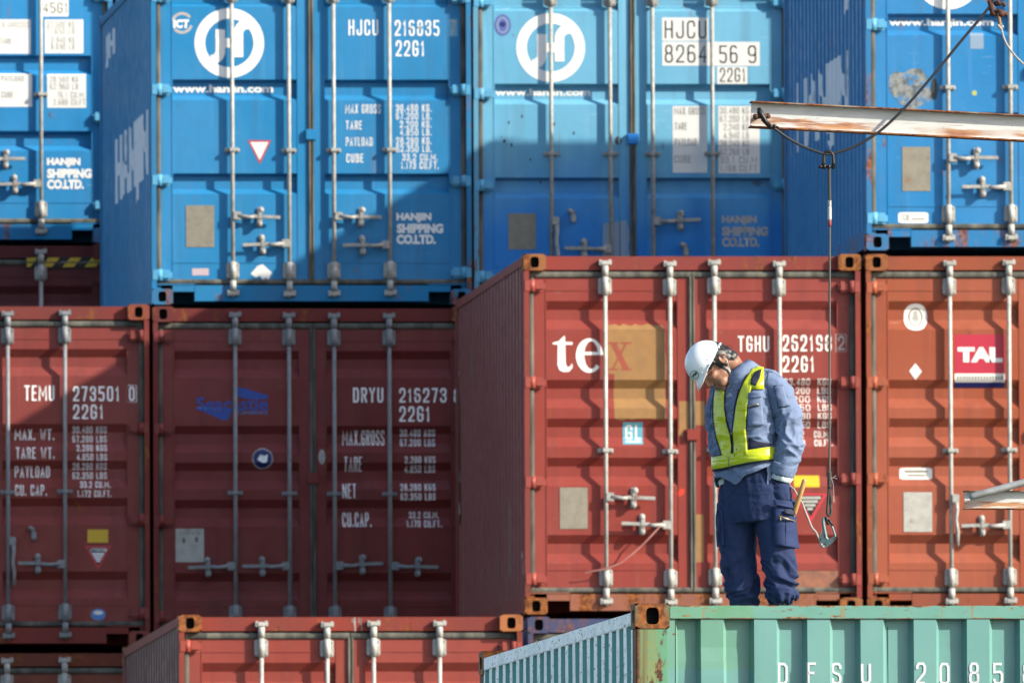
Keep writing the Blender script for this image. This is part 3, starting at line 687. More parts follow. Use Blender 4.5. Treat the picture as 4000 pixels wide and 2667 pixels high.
# ================================================================== row at the back
YB = 15.35
c = Container('sky blue container with white number stickers at the top left edge', CGROUP, (-4.385, YB, 11.335), 2.896, *blue_d, HIGH, 'high', hinge_mat=HINGE_LIT['blue'], bars=(.586, 1.057, 1.379, 1.862), hinges=(2.6, 1.95, 1.0, .3))
ms = Meas(c, -450, 555.7, 291, 291)
c.handle(1.862, .47, -1); c.handle(1.379, .665, 1)
for x0, y0, x1, y1 in ((92, -25, 158, 32), (-30, 39, 70, 118), (103, 39, 192, 117), (-30, 164, 73, 241), (108, 165, 198, 243)): ms.rect('number_sticker', x0, y0, x1, y1, W_STICK, .0008)
ms.text('45G1', 99, 0, 156, 24, K_MARK, .0, lift=.0018)
for t, x0, y, x1 in (('MAX.GROSS', -22, 44, 68), ('TARE', 0, 82, 27), ('PAYLOAD', 2, 168, 54), ('CUBE', 2, 206, 30), ('32.500 KG', 107, 43, 172), ('71.650 LB', 107, 59, 172), ('3.940 KG', 117, 79, 172), ('8.690 LB', 117, 95, 172), ('28.560 KG', 114, 170, 180), ('62.960 LB', 114, 187, 180), ('76.1 CU.M', 130, 206, 192), ('2.688 CU.FT', 122, 223, 196)): ms.text(t, x0, y, x1, y + 14, G2, .0, lift=.0018)
ms.text('HANJIN', 107, 359, 184, 381, W_MARK, .045); ms.text('SHIPPING', 107, 384, 210, 406, W_MARK, .045); ms.text('CO.LTD.', 107, 409, 192, 431, W_MARK, .045)
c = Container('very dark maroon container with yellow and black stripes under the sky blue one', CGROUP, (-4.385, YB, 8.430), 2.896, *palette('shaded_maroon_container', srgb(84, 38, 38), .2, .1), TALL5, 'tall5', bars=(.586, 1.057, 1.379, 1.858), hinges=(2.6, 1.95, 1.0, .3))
hz = MB(); hm = MB()
for k in range(4):
    x = 1.936 + k * .171
    hz.add([(x + (0 if k else .03), .0545, 2.80), (x + .085, .0545, 2.80), (x + .035, .0545, 2.868 - .17 + .02), (x - .045 + (.07 if k == 0 else 0), .0545, 2.718)], [(0, 1, 2, 3)])
hm.add([(1.925, .0552, 2.712), (2.276, .0552, 2.712), (2.276, .0552, 2.806), (1.925, .0552, 2.806)], [(0, 1, 2, 3)])
hz = MB(); hm = MB()
for k in range(4):
    x = 1.750 + k * .173
    hz.add([(x + .0, .0545, 2.788), (x + .088, .0545, 2.788), (x + .026, .0545, 2.790 - .076), (x - .062 + (.062 if k == 0 else 0), .0545, 2.714)], [(0, 1, 2, 3)])
hm.add([(1.745, .0552, 2.708), (2.276, .0552, 2.708), (2.276, .0552, 2.794), (1.745, .0552, 2.794)], [(0, 1, 2, 3)])
hm.build('hazard_stripe', BLACKM, c.root); hz.build('hazard_stripe', YEL, c.root)

# ================================================================== front row (face at Y = 0)
c = Container('brick red container with a tan paint patch, directly behind the worker', CGROUP, (0, 0, 7.773), 2.591, brick[0], rusty('brick_frame_paint', srgb(117, 49, 43), .25), rusty('brick_corner', srgb(134, 84, 44), .7), FIVE, 'five', hinge_mat=HINGE_LIT['brick'], sills=rusty('brick_sill', srgb(128, 78, 60), .5), wallmat=paint('brick_side_paint', srgb(106, 54, 50), .6))
ms = Meas(c, 1204, 1410, 319.3, 319.3)
c.handle(.586, .845, 1); c.handle(1.057, .640, -1)
tex = c
# t e x in a heavy serif hand
def S(*pts): return [ms.p(x, y) for x, y in pts]
c.lay('company_mark', poly_bm(S((1300, 769), (1301, 784), (1318, 784), (1318, 790), (1301, 790), (1302, 834), (1306, 842), (1312, 840), (1317, 832), (1318, 842), (1310, 852), (1297, 853), (1287, 848), (1283, 836), (1284, 790), (1272, 789), (1273, 785), (1286, 782), (1294, 774))), W_MARK, .0016)
ex, ez = ms.p(1357, 815)
out = arc(ex, ez, .098, 8, 318, 34, .124); inn = arc(ex + .012, ez + .004, .050, 8, 318, 34, .100)
bm = bmesh.new(); L = [bm.verts.new((x, 0, z)) for x, z in out]; R_ = [bm.verts.new((x, 0, z)) for x, z in inn]
for i in range(len(L) - 1): bm.faces.new((L[i], L[i + 1], R_[i + 1], R_[i]))
c.lay('company_mark', bm, W_MARK, .0016)
c.lay('company_mark', poly_bm([(ex - .05, ez + .004), (ex + .098, ez + .004), (ex + .098, ez + .026), (ex - .05, ez + .026)]), W_MARK, .0022)
rj = random.Random(9); ms.poly('paint_patch', [(1400, 856), (1399, 800)] + [(1400 + 9 * k, 744 + rj.uniform(-3, 4)) for k in range(15)] + [(1533 + rj.uniform(-2, 2), 760 + 20 * k) for k in range(10)] + [(1534 - 10 * k, 962 + rj.uniform(-3, 3)) for k in range(13)] + [(1413, 900), (1414, 858)], TAN, .0007)
xx, xz = ms.p(1426, 818)
c.lay('company_mark', stroke_bm([([(xx - .045, xz + .10), (xx + .05, xz - .09)], .040)]), TEXRED, .0013); c.lay('company_mark', stroke_bm([([(xx - .05, xz - .09), (xx + .05, xz + .10)], .014)]), TEXRED, .0016)
for dx, dz in ((-.045, .10), (.05, .10), (-.05, -.09), (.05, -.09)): c.lay('company_mark', poly_bm([(xx + dx - .04, xz + dz - .006), (xx + dx + .04, xz + dz - .006), (xx + dx + .04, xz + dz + .006), (xx + dx - .04, xz + dz + .006)]), TEXRED, .0019)
ms.rect('square_sticker', 1434, 968, 1480, 1019, CYAN, .0010); ms.text('GL', 1440, 974, 1476, 1008, W_STICK, .03, 'sticker_text', .0018); ms.rect('sticker_text', 1440, 1011, 1476, 1014, W_STICK, .0018)
ms.rect('data_plate', 1287, 1118, 1351, 1213, PLATE, .003)
ms.text('TGHU', 1700, 770, 1772, 806, W_MARK, .03); ms.text('262198', 1803, 768, 1916, 805, W_MARK, .03); ms.text('2', 1931, 770, 1946, 802, W_PALE, .02); ms.text('22G1', 1803, 816, 1876, 853, W_MARK, .03)
ms.c.lay('number_box', stroke_bm([([ms.p(1926, 766), ms.p(1950, 766), ms.p(1950, 806), ms.p(1926, 806), ms.p(1926, 766)], .005)]), W_PALE, .001)
for i, (a, b) in enumerate((('33.480', 'KGS'), ('67.200', 'LBS'), ('2.200', 'KGS'), ('4.850', 'LBS'), ('28.280', 'KGS'), ('62.350', 'LBS'))):
    y = 868 + 19.7 * i
    ms.text(a, 1806, y, 1866, y + 15, W_MARK, .02); ms.text(b, 1884, y, 1915, y + 15, W_MARK, .02)
ms.text('33.2', 1820, 988, 1852, 1003, W_MARK, .02); ms.text('1.173', 1812, 1008, 1854, 1023, W_MARK, .02); ms.text('CU.M.', 1876, 988, 1912, 1003, W_MARK, .02); ms.text('CU.FT.', 1876, 1008, 1918, 1023, W_MARK, .02)
ms.rect('yellow_label', 1828, 1090, 1887, 1118, YEL)
ms.poly('warning_triangle', [(1825, 1132), (1905, 1132), (1866, 1200)], RED, .0009)
ms.poly('warning_triangle', [(1836, 1137), (1894, 1137), (1866, 1186)], BLACKM, .0012)
for i in range(4): ms.rect('warning_text', 1841 + 5.5 * i, 1139 + 8.5 * i, 1889 - 6 * i, 1145 + 8.5 * i, PLATE_W, .0018)
ms.poly('orange_spray_mark', [(1556, 1132), (1566, 1121), (1575, 1122), (1574, 1132), (1562, 1140)], ORANGE)
TANP = TAN
for x0, y0, x1, y1 in ((1563, 920, 1588, 985), (1598, 920, 1622, 975), (1592, 1180, 1618, 1290), (1560, 985, 1572, 1000)): ms.rect('paint_patch', x0, y0, x1, y1, TAN, .0007)
ms.rect('paint_patch', 1800, 1308, 1930, 1360, flat('scuffed_rust', srgb(134, 84, 62), .6, .9, 16), .0006)
m = MB()
for y, z, sy, sz in ((5.75, 2.02, .06, .03), (5.70, 1.22, .07, .09), (5.72, .98, .11, .10), (.25, .42, .10, .05), (.2, .3, .05, .12)):
    m.add([(-.001, y, z), (-.001, y + sy, z - sz * .1), (-.001, y + sy * .7, z + sz), (-.001, y + sy * .2, z + sz * .6)], [(0, 1, 2, 3)])
m.build('paint_chip', W_PALE, tex.root, (.008, 0, 0))
m = MB()
for y, z0, z1, w in ((5.82, .9, 1.95, .10), (4.6, 1.9, 2.2, .10), (1.3, .3, .9, .12)): m.add([(-.0012, y, z0), (-.0012, y + w, z0 + .05), (-.0012, y + w * .8, z1), (-.0012, y + w * .1, z1 - .08)], [(0, 1, 2, 3)])
m.build('bare_streak', flat('olive_streak', srgb(88, 74, 48), .6, .4), tex.root, (.008, 0, 0))
def loose_strap():
    m = MB(); P = [Vector(p_) for p_ in ((.985, -.004, .640), (.925, -.010, .575), (.858, -.014, .506), (.80, -.012, .452), (.70, -.010, .372), (.60, -.008, .330), (.50, .000, .312), (.435, .010, .297))]
    vs = []
    for i, p_ in enumerate(P): w = .0048 + .002 * (i % 2); vs += [p_ + Vector((-.3 * w, 0, w)), p_ + Vector((.3 * w, .002 * (i % 3), -w))]
    m.add(vs, [(2 * i, 2 * i + 2, 2 * i + 3, 2 * i + 1) for i in range(len(P) - 1)], True)
    o = m.build('plastic_strap', flat('pale_pink_plastic', srgb(146, 98, 92), .3, .3, 30, .5)); o.location = tex.root.location; return o
tag(loose_strap(), 'torn pale plastic strap dangling from the lower handle of the brick red door', 'strap')
# --- TAL
c = Container('orange red container with a crimson sticker at the right edge', CGROUP, (2.473, 0, 7.773), 2.591, orange[0], rusty('orange_frame_paint', srgb(129, 64, 42), .2), rusty('orange_corner', srgb(129, 78, 48), .65), FIVE, 'five', bars=(.616, 1.043, 1.392, 1.822), hinge_mat=HINGE_LIT['orange'])
ms = Meas(c, 1989, 1411.5, 319.3, 319.3)
c.handle(1.043, .640, -1); c.handle(.616, .83, 1, 'drop'); c.handle(.90, .83, 1, 'latch')
ms.oval('oval_emblem', 2107, 728, 27, 31, W_STICK, .001, 2.4); ms.ring('oval_emblem', 2107, 728, 15, 3.5, PLATE, .0016, 20); ms.poly('oval_emblem', [(2099, 736), (2103, 714), (2110, 712), (2115, 736), (2108, 742)], PLATE_W, .0022)
ms.rect('company_sticker', 2196, 768, 2312, 858, TALRED, .0008); ms.rect('company_sticker', 2196, 858, 2312, 878, W_STICK, .0008); ms.rect('company_sticker', 2196, 878, 2312, 890, NAVYM, .0008)
ms.text('TAL', 2203, 797, 2307, 832, W_STICK, .06, 'sticker_text', .0018)
for i in range(16): ms.rect('sticker_text', 2201 + i * 6.8, 864, 2205.5 + i * 6.8, 872, PLATE, .0016)
ms.poly('white_diamond', [(2091, 852), (2105, 834), (2120, 853), (2105, 872)], W_STICK)
ms.rect('oval_sticker', 2068, 1074, 2144, 1101, W_STICK, .001, 1); ms.rect('sticker_text', 2080, 1080, 2132, 1085, PLATE, .0018); ms.rect('sticker_text', 2086, 1090, 2128, 1094, PLATE, .0018)
ms.rect('data_plate', 2076, 1131, 2142, 1222, PLATE_W, .003)
# --- right blue
c = Container('blue container at the right edge with a scraped door, above the orange red one', CGROUP, (2.480, 0, 10.392), 2.591, *blue_c, TWO, 'two', hinge_mat=HINGE_LIT['blue'], bars=(.600, 1.054, 1.384, 1.838), hinges=(2.34, 1.64, .94, .235))
ms = Meas(c, 1991, 577.5, 319.3, 319.3)
c.handle(.600, .668, 1); c.handle(1.054, .462, -1)
jh_logo(ms, 2185, -58, 79)
ms.text('www.hanjin.com', 2049, 41, 2292, 63, W_MARK, .03)
blue_right = c
ms.rect('grey_patch', 2236, 75, 2267, 112, DUSTY); ms.rect('data_plate', 2077, 338, 2142, 440, PLATE, .003)
ms.rect('oval_sticker', 2067, 489, 2137, 514, W_STICK, .001, 1); ms.text('CB', 2078, 494, 2092, 507, K_MARK, .0, 'sticker_text', .0018); ms.rect('sticker_text', 2098, 503, 2128, 506, PLATE, .0018)
ms.oval('yellow_spot', 2245, 214, 6, 6, flat('pale_yellow_spot', srgb(153, 161, 90)))
def scrape():
    t = NT('scraped_metal'); n = t.noise(9, (1, 1, 1), 6, .65); n2 = t.noise(24, (1, 1, 1), 5)
    col = t.mix(t.ramp(n2, .3, .7), srgb(62, 68, 70), srgb(128, 130, 126)); col = t.mix(t.ramp(n, .40, .50, 1, 0), col, srgb(30, 104, 152)); col = t.mix(t.ramp(n2, .62, .68, 0, .7), col, srgb(55, 48, 44)); return t.done(col, .55)
SCR = scrape()
ms.poly('scraped_patch', [(2046, 195), (2050, 170), (2060, 164), (2082, 168), (2100, 158), (2122, 158), (2132, 172), (2140, 196), (2146, 222), (2140, 250), (2122, 256), (2096, 252), (2074, 240), (2062, 226), (2052, 214)], SCR)
ms.oval('dark_scuff', 2152, 205, 8, 26, TEALSP, .0014)
# --- slate blue below brick red
c = Container('slate blue container, only its top corner showing under the brick red one', CGROUP, (.018, 0, 5.165), 2.591, *navy, FIVE, 'five', hinge_mat=navy[0])
# --- coral red, one step nearer
c = Container('coral red container at the bottom edge, left of the sea green one', CGROUP, (-2.660, -2.4, 5.085), 2.591, coral[0], rusty('coral_frame_paint', srgb(117, 48, 39), .15), rusty('coral_corner', srgb(147, 89, 51), .65), FIVE, 'five', bars=(.585, 1.053, 1.377, 1.851), hinge_mat=HINGE_LIT['coral'], wallmat=paint('coral_side_paint', srgb(84, 48, 48), .5))
c.handle(.585, .84, 1); c.handle(1.057, .64, -1)
ms = Meas(c, 410, 2253, 324.6, 324.6)
def wash_marks(x, mat=W_PALE):
    m = MB()
    for i in range(9):
        xx = x + rnd.uniform(-.05, .05); z1 = 2.576 - rnd.uniform(0, .01); z0 = z1 - rnd.uniform(.03, .10); w = rnd.uniform(.002, .006)
        m.add([(xx, .0545, z0), (xx + w, .0545, z0), (xx + w * .7, .0545, z1), (xx, .0545, z1)], [(0, 1, 2, 3)])
    return m.build('paint_drip', mat, tex_c.root)
tex_c = c; wash_marks(1.25)
coral_c = c

# big letters on the sides of the blue containers, laid over the side corrugation
def side_letters(cont, txt, y_front, y_back, z0, z1, mat, name='side_lettering'):
    bm = text_bm(txt, 0, 1, z0, z1, .03)
    for v in bm.verts: v.co.y = y_back + (y_front - y_back) * v.co.x; v.co.x = 0
    for y, _ in SIDE: bmesh.ops.bisect_plane(bm, geom=bm.verts[:] + bm.edges[:] + bm.faces[:], plane_co=(0, y, 0), plane_no=(0, 1, 0))
    for v in bm.verts:
        for (ya, da), (yb, db) in zip(SIDE, SIDE[1:]):
            if ya - 1e-6 <= v.co.y <= yb + 1e-6: v.co.x = da + (db - da) * (v.co.y - ya) / (yb - ya) - .002; break
    for f in bm.faces:
        f.normal_update()
        if f.normal.x > 0: f.normal_flip()
    me = bpy.data.meshes.new(name); bm.to_mesh(me); bm.free(); me.materials.append(mat); return link(name, me, cont.root)
SIDE_W = worn_mark('side_letter_paint', srgb(186, 192, 198), .8)
side_letters(blue_main, 'HANJIN', .5, 4.3, .86, 1.52, SIDE_W); side_letters(blue_main, 'JH', 4.4, 5.5, 2.14, 2.40, SIDE_W)
side_letters(blue_right, 'HANJIN', 1.3, 5.2, .86, 1.54, SIDE_W); side_letters(blue_right, 'JH', .8, 1.7, 1.80, 2.15, SIDE_W)

# ------------------------------------------------------------------ copies that hold the stacks up or shade them, outside the picture
def plain_copy(src, loc, zs=1., label='plain closed container in the tiers outside the picture', grp='containers outside the picture'):
    r = src.root.copy(); COL.objects.link(r); r.location = loc; r.scale = (1, 1, zs); r['label'] = label; r['group'] = grp
    for ch in src.root.children:
        if ch.name.split('.')[0] in ('frame', 'side_wall', 'roof', 'floor', 'door', 'corner_casting'):
            k = ch.copy(); COL.objects.link(k); k.parent = r
    return r
def below(src, X, Y, ztop, n):
    h = (ztop + .09) / n
    for i in range(n): plain_copy(src, (X, Y, -.09 + i * h), h / src.H)
below(tex, 0.01, 0, 5.165, 2); below(tex, 2.473, 0, 7.773, 3); below(tex, -2.66, -2.4, 5.085, 2)
below(tex, -4.6, YM, 5.225, 2); below(tex, -2.14, YM, 7.835, 3); below(blue_main, .308, YM, 10.41, 4); below(tex, -4.385, YB, 8.43, 3)
for i in range(5): plain_copy(blue_main, (-1.925, YB, -.09 + i * 2.86), 2.86 / 2.591)
for i in range(5): plain_copy(tex, (4.97, -.36, -.09 + i * 2.905), 2.905 / 2.591)
# ================================================================== green container the worker stands on
def green_paint():
    t = NT('green_container_paint')
    teal, mint = srgb(84, 126, 120), srgb(84, 125, 106)
    big = t.noise(1.3, (1, 1, 1), 3); fine = t.noise(11, (1, 1, 1), 5); st = t.noise(9, (1, 1, .06), 4, .6)
    edge = t.noise(5, (1, 1, 1), 3, raw=True)
    x = t.z(axis='X'); z = t.z(axis='Z')
    a = t.n.new('ShaderNodeMath'); a.operation = 'MULTIPLY_ADD'; a.inputs[1].default_value = .05; t.l.new(edge, a.inputs[0]); t.l.new(x, a.inputs[2])
    patch = t.mul(t.ramp(a.outputs[0], .580, .600, 1, 0), t.ramp(z, 2.575, 2.60))
    col = t.mix(patch, teal, mint)
    col = t.mix(t.ramp(big, .3, .7, 0, .45), col, tint(teal, 1.2, .15))
    col = t.mix(t.ramp(st, .56, .8, 0, .30), col, tint(teal, .6, .3)); col = t.mix(t.ramp(fine, .55, .75, 0, .18), col, tint(teal, .7, .2))
    chip = t.noise(17, (1, .6, 1.6), 6, .7); r0 = t.noise(1.7, (1, 1, 1), 2)
    col = t.mix(t.mul(t.ramp(chip, .665, .69), t.ramp(r0, .45, .6)), col, srgb(93, 53, 35))
    t.bump(t.noise(3.2, (1, 1, .4), 3), .35, .012)
    return t.done(col, t.ramp(fine, .3, .7, .36, .52))
def green_rail():
    t = NT('green_rail_paint'); n = t.noise(8, (1, 1, 1), 5); teal = srgb(82, 126, 114); f = t.noise(45, (1, 1, 1), 4)
    c1 = t.noise(11, (.5, 1, 1.6), 7, .75); c0 = t.noise(3.1, (1, 1, 1), 3); z = t.z(axis='Z'); x = t.z(axis='X')
    col = t.mix(t.ramp(x, .55, .575, 1, 0), teal, srgb(82, 124, 96)); col = t.mix(t.ramp(n, .3, .7, 0, .4), col, tint(teal, 1.25, .2))
    rc = t.mix(t.ramp(f, .4, .6), srgb(84, 46, 28), srgb(132, 96, 60))
    eu = t.ramp(z, 2.868, 2.887); el = t.ramp(z, 2.836, 2.823)
    mx = t.n.new('ShaderNodeMath'); mx.operation = 'MAXIMUM'; t.l.new(eu, mx.inputs[0]); t.l.new(el, mx.inputs[1])
    ad = t.n.new('ShaderNodeMath'); ad.operation = 'MULTIPLY_ADD'; ad.inputs[1].default_value = .15; t.l.new(mx.outputs[0], ad.inputs[0]); t.l.new(c1, ad.inputs[2])
    col = t.mix(t.ramp(ad.outputs[0], .62, .665, 0, .92), col, rc)
    sc2 = t.noise(24, (.45, 1, 2.2), 5, .65); col = t.mix(t.mul(t.ramp(sc2, .605, .635, 0, .9), t.ramp(c0, .42, .52)), col, rc)
    drip = t.noise(26, (1, 1, .10), 4, .6); col = t.mix(t.mul(t.ramp(drip, .58, .68, 0, .75), t.ramp(c0, .46, .58)), col, srgb(126, 96, 50))
    t.bump(c1, .25, .003); return t.done(col, .5, spec=.25)
def scuffed():
    t = NT('scuffed_pale_paint'); n = t.noise(20, (1, .5, 1), 6, .7); k = t.noise(30, (1, .5, 1.4), 6, .75); b = t.noise(6, (1, 1, 1), 3)
    col = t.mix(t.ramp(b, .35, .65), srgb(206, 214, 208), srgb(228, 231, 226)); col = t.mix(t.ramp(n, .58, .68, 0, .7), col, srgb(110, 150, 144))
    col = t.mix(t.mul(t.ramp(k, .575, .61), t.ramp(b, .36, .5)), col, srgb(27, 32, 34)); return t.done(col, .6)
def post_paint():
    t = NT('green_rusted_post'); n = t.noise(13, (1, 1, .35), 7, .75); f = t.noise(45, (1, 1, 1), 4); x = t.z(axis='X')
    base = t.mix(t.ramp(f, .3, .7), srgb(110, 116, 74), srgb(92, 118, 88))
    st = t.noise(14, (1, 1, .03), 2); col = t.mix(t.ramp(st, .50, .60, 0, .85), base, srgb(84, 54, 28)); col = t.mix(t.ramp(x, .100, .108), col, srgb(82, 126, 98))
    rc = t.mix(t.ramp(f, .35, .65), srgb(58, 38, 30), srgb(106, 62, 36))
    col = t.mix(t.ramp(n, .545, .60), col, rc); col = t.mix(t.ramp(x, .010, .034, .95, 0), col, rc)
    t.bump(f, .4, .003); return t.done(col, .7, spec=.15)
GP, GRAIL, SCUFF, GPOST = green_paint(), green_rail(), scuffed(), post_paint()
GCAST = rusty('green_casting', srgb(85, 102, 74), .78)
GH = 2.896; GLOC = (-3.806, -50.5, 2.920); GROT = math.radians(2.25)
groot = empty('shipping_container', GLOC, GROT); tag(groot, 'sea green container with scuffed roof rails, nearest the camera, under the worker', 'shipping container', CGROUP)
for sx in (0, 1):
    X = (lambda a: a) if sx == 0 else (lambda a: Wd - a)
    for y0, y1 in ((.004, .15), (LEN - .15, LEN - .004)):
        m = MB(); m.box(min(X(.004), X(.152)), max(X(.004), X(.152)), y0, y1, .118, GH - .1185, .004); m.build('corner_post', GPOST, groot)
for bx_ in ((.1625, Wd - .1625, .006, .07, GH - .073, GH - .010, .003), (.1525, Wd - .1525, .006, .1, .03, .15), (.1625, Wd - .1625, LEN - .07, LEN - .006, GH - .073, GH - .010, .003)):
    m = MB(); m.box(*bx_); m.build('end_rail', GRAIL, groot)
for bx_ in ((.003, .062, .1785, LEN - .1785, GH - .098, GH - .036, .003), (Wd - .062, Wd - .003, .1785, LEN - .1785, GH - .098, GH - .036, .003)):
    m = MB(); m.box(*bx_); m.build('side_rail', SCUFF, groot)
add_castings(groot, GCAST, GH)
# end wall: crest 105, slope 20, trough 105 mm
def end_prof():
    p = [(.1525, .016), (.190, .016), (.205, .054), (.292, .054)]
    x = .312
    while x < 2.2:
        p += [(x, .012), (x + .107, .012), (x + .126, .054), (x + .2335, .054)]; x += .2535
    p += [(2.275, .016), (Wd - .1525, .016)]; return p
GEP = end_prof()
m = MB(); vs = []; NZ = 40
for x, d in GEP:
    for k in range(NZ + 1): vs.append((x, d, .15 + (GH - .073 - .15) * k / NZ))
fs = []
for i in range(len(GEP) - 1):
    for k in range(NZ): a = i * (NZ + 1) + k; fs.append((a, a + NZ + 1, a + NZ + 2, a + 1))
m.add(vs, fs); wall = m.build('end_wall', GP, groot)
for v in wall.data.vertices:                       # dents: one pushed-in crest near the top and shallow waves
    d = Vector((v.co.x - .37, v.co.z - 2.70)); 
    v.co.y += .010 * math.exp(-(d.x / .09) ** 2 - (d.y / .07) ** 2) + .003 * noise.noise(Vector((v.co.x * 5, 0, v.co.z * 3)))
m = MB(); m.box(.1905, .1935, .0152, .0165, .15, GH - .08); m.box(1.206, 1.209, .0525, .0545, .15, GH - .11); m.build('weld_seam', flat('seam', srgb(29, 45, 42)), groot)
# long side: pale scuffed crests, teal slopes
GS = corr(.155, LEN - .155, .278, .006, .046, .44, .1)
m = MB(); ms_ = MB()
for (ya, da), (yb, db) in zip(GS, GS[1:]):
    crest = da < .007 and db < .007
    tgt = ms_ if crest else m
    for k in range(8):
        za, zb = .15 + (GH - .098 - .15) * k / 8, .15 + (GH - .098 - .15) * (k + 1) / 8
        tgt.add([(da, ya, za), (db, yb, za), (db, yb, zb), (da, ya, zb)], [(0, 1, 2, 3)])
sw = m.build('side_wall', paint('green_side_paint', srgb(92, 150, 140), .15, .4, .5), groot)
cr = ms_.build('scuffed_crest', SCUFF, groot); m = MB()
for (ya, da), (yb, db) in zip(GS, GS[1:]): m.add([(Wd - da, ya, .15), (Wd - db, yb, .15), (Wd - db, yb, GH - .098), (Wd - da, ya, GH - .098)], [(0, 1, 2, 3)])
m.build('side_wall', GP, groot)
for v in cr.data.vertices: v.co.x += .004 * noise.noise(Vector((0, v.co.y * 4, v.co.z * 6)))
m = MB(); vs = []; pr = corr(.08, LEN - .08, .209, GH - .040, GH - .058, .5, .1)
for y, z in pr: vs += [(.062, y, z), (Wd - .062, y, z)]
m.add(vs, [(2 * i, 2 * i + 2, 2 * i + 3, 2 * i + 1) for i in range(len(pr) - 1)]); m.build('roof', GP, groot)
m = MB(); m.box(.06, Wd - .06, .1, LEN - .1, .03, .15); m.build('floor', FLOORM, groot)
# stencilled number, cut along the corrugation
def gy(x):
    for (xa, da), (xb, db) in zip(GEP, GEP[1:]):
        if xa <= x <= xb: return da + (db - da) * (x - xa) / (xb - xa)
    return .016
T = .0125
GLY = {'D': [[(0, 0), (0, 1), (.7, 1), (1, .85), (1, .15), (.7, 0), (0, 0)]], 'F': [[(1, 1), (0, 1), (0, 0)], [(0, .52), (.8, .52)]],
       'S': [[(1, .74), (1, .88), (.8, 1), (.2, 1), (0, .88), (0, .66), (.2, .56), (.8, .46), (1, .34), (1, .12), (.8, 0), (.2, 0), (0, .12), (0, .26)]],
       'U': [[(0, 1), (0, .14), (.22, 0), (.78, 0), (1, .14), (1, 1)]], '2': [[(0, .72), (0, .86), (.2, 1), (.8, 1), (1, .86), (1, .66), (.9, .5), (0, .06), (0, 0), (1, 0)]],
       '0': [[(.2, 0), (0, .14), (0, .86), (.2, 1), (.8, 1), (1, .86), (1, .14), (.8, 0), (.2, 0)]],
       '8': [[(.22, .53), (.06, .66), (.06, .88), (.24, 1), (.76, 1), (.94, .88), (.94, .66), (.78, .53), (.22, .53), (0, .40), (0, .12), (.2, 0), (.8, 0), (1, .12), (1, .40), (.78, .53)]],
       '5': [[(1, 1), (0, 1), (0, .58), (.75, .60), (1, .48), (1, .14), (.8, 0), (.2, 0), (0, .14), (0, .24)]]}
def glyphs(chars, z0, h, w):
    bm = bmesh.new()
    for ch, x0 in chars:
        ph = 0
        for path in GLY[ch]:
            pts = [(x0 + T / 2 + px_ * (w - T), z0 + T / 2 + pz * (h - T)) for px_, pz in path]
            n = len(pts); closed = pts[0] == pts[-1]; L, R = [], []
            for i in range(n):
                p = Vector(pts[i])
                a = Vector(pts[i - 1]) if i else (Vector(pts[-2]) if closed else None); b = Vector(pts[i + 1]) if i < n - 1 else (Vector(pts[1]) if closed else None)
                d1 = (p - a).normalized() if a else (b - p).normalized(); d2 = (b - p).normalized() if b else d1
                n1 = Vector((-d1.y, d1.x)); n2 = Vector((-d2.y, d2.x)); mt = (n1 + n2).normalized(); k = T / 2 / max(.5, mt.dot(n1))
                ph += 1e-5
                L.append(bm.verts.new((p.x + mt.x * k, ph * 0, p.y + mt.y * k))); R.append(bm.verts.new((p.x - mt.x * k, 0, p.y - mt.y * k)))
            for i in range(n - 1): bm.faces.new((L[i], L[i + 1], R[i + 1], R[i]))
    for x, _ in GEP: bmesh.ops.bisect_plane(bm, geom=bm.verts[:] + bm.edges[:] + bm.faces[:], plane_co=(x, 0, 0), plane_no=(1, 0, 0))
    for k in range(1, 10): bmesh.ops.bisect_plane(bm, geom=bm.verts[:] + bm.edges[:] + bm.faces[:], plane_co=(0, 0, z0 + h * k / 10), plane_no=(0, 0, 1))
    for v in bm.verts: v.co.y = gy(v.co.x) - .0035 + .003 * noise.noise(Vector((v.co.x * 5, 0, v.co.z * 3)))
    for f in bm.faces:
        f.normal_update()
        if f.normal.y > 0: f.normal_flip()
    me = bpy.data.meshes.new('lettering'); bm.to_mesh(me); bm.free(); me.materials.append(GLET); return link('lettering', me, groot)
GLET = worn_mark('pale_stencil_paint', srgb(168, 171, 174), .2)
def gx(px): return (px - 2480) / 820.
ZL = GH - .381
for t_, px in (('D', 3039), ('F', 3148.5), ('S', 3248.5), ('U', 3359), ('2', 3574), ('0', 3671), ('8', 3782), ('5', 3881), ('8', 3992)): glyphs([(t_, gx(px))], ZL, .1035, .049)
# support below
r = groot.copy(); COL.objects.link(r); r.location = (GLOC[0], GLOC[1], -.09); r.scale = (1, 1, (GLOC[2] + .09) / GH); r['label'] = 'plain closed container in the tiers outside the picture'; r['group'] = 'containers outside the picture'
for ch in groot.children:
    if ch.name.split('.')[0] in ('corner_post', 'end_rail', 'side_rail', 'end_wall', 'side_wall', 'corner_casting', 'roof'):
        k = ch.copy(); COL.objects.link(k); k.parent = r

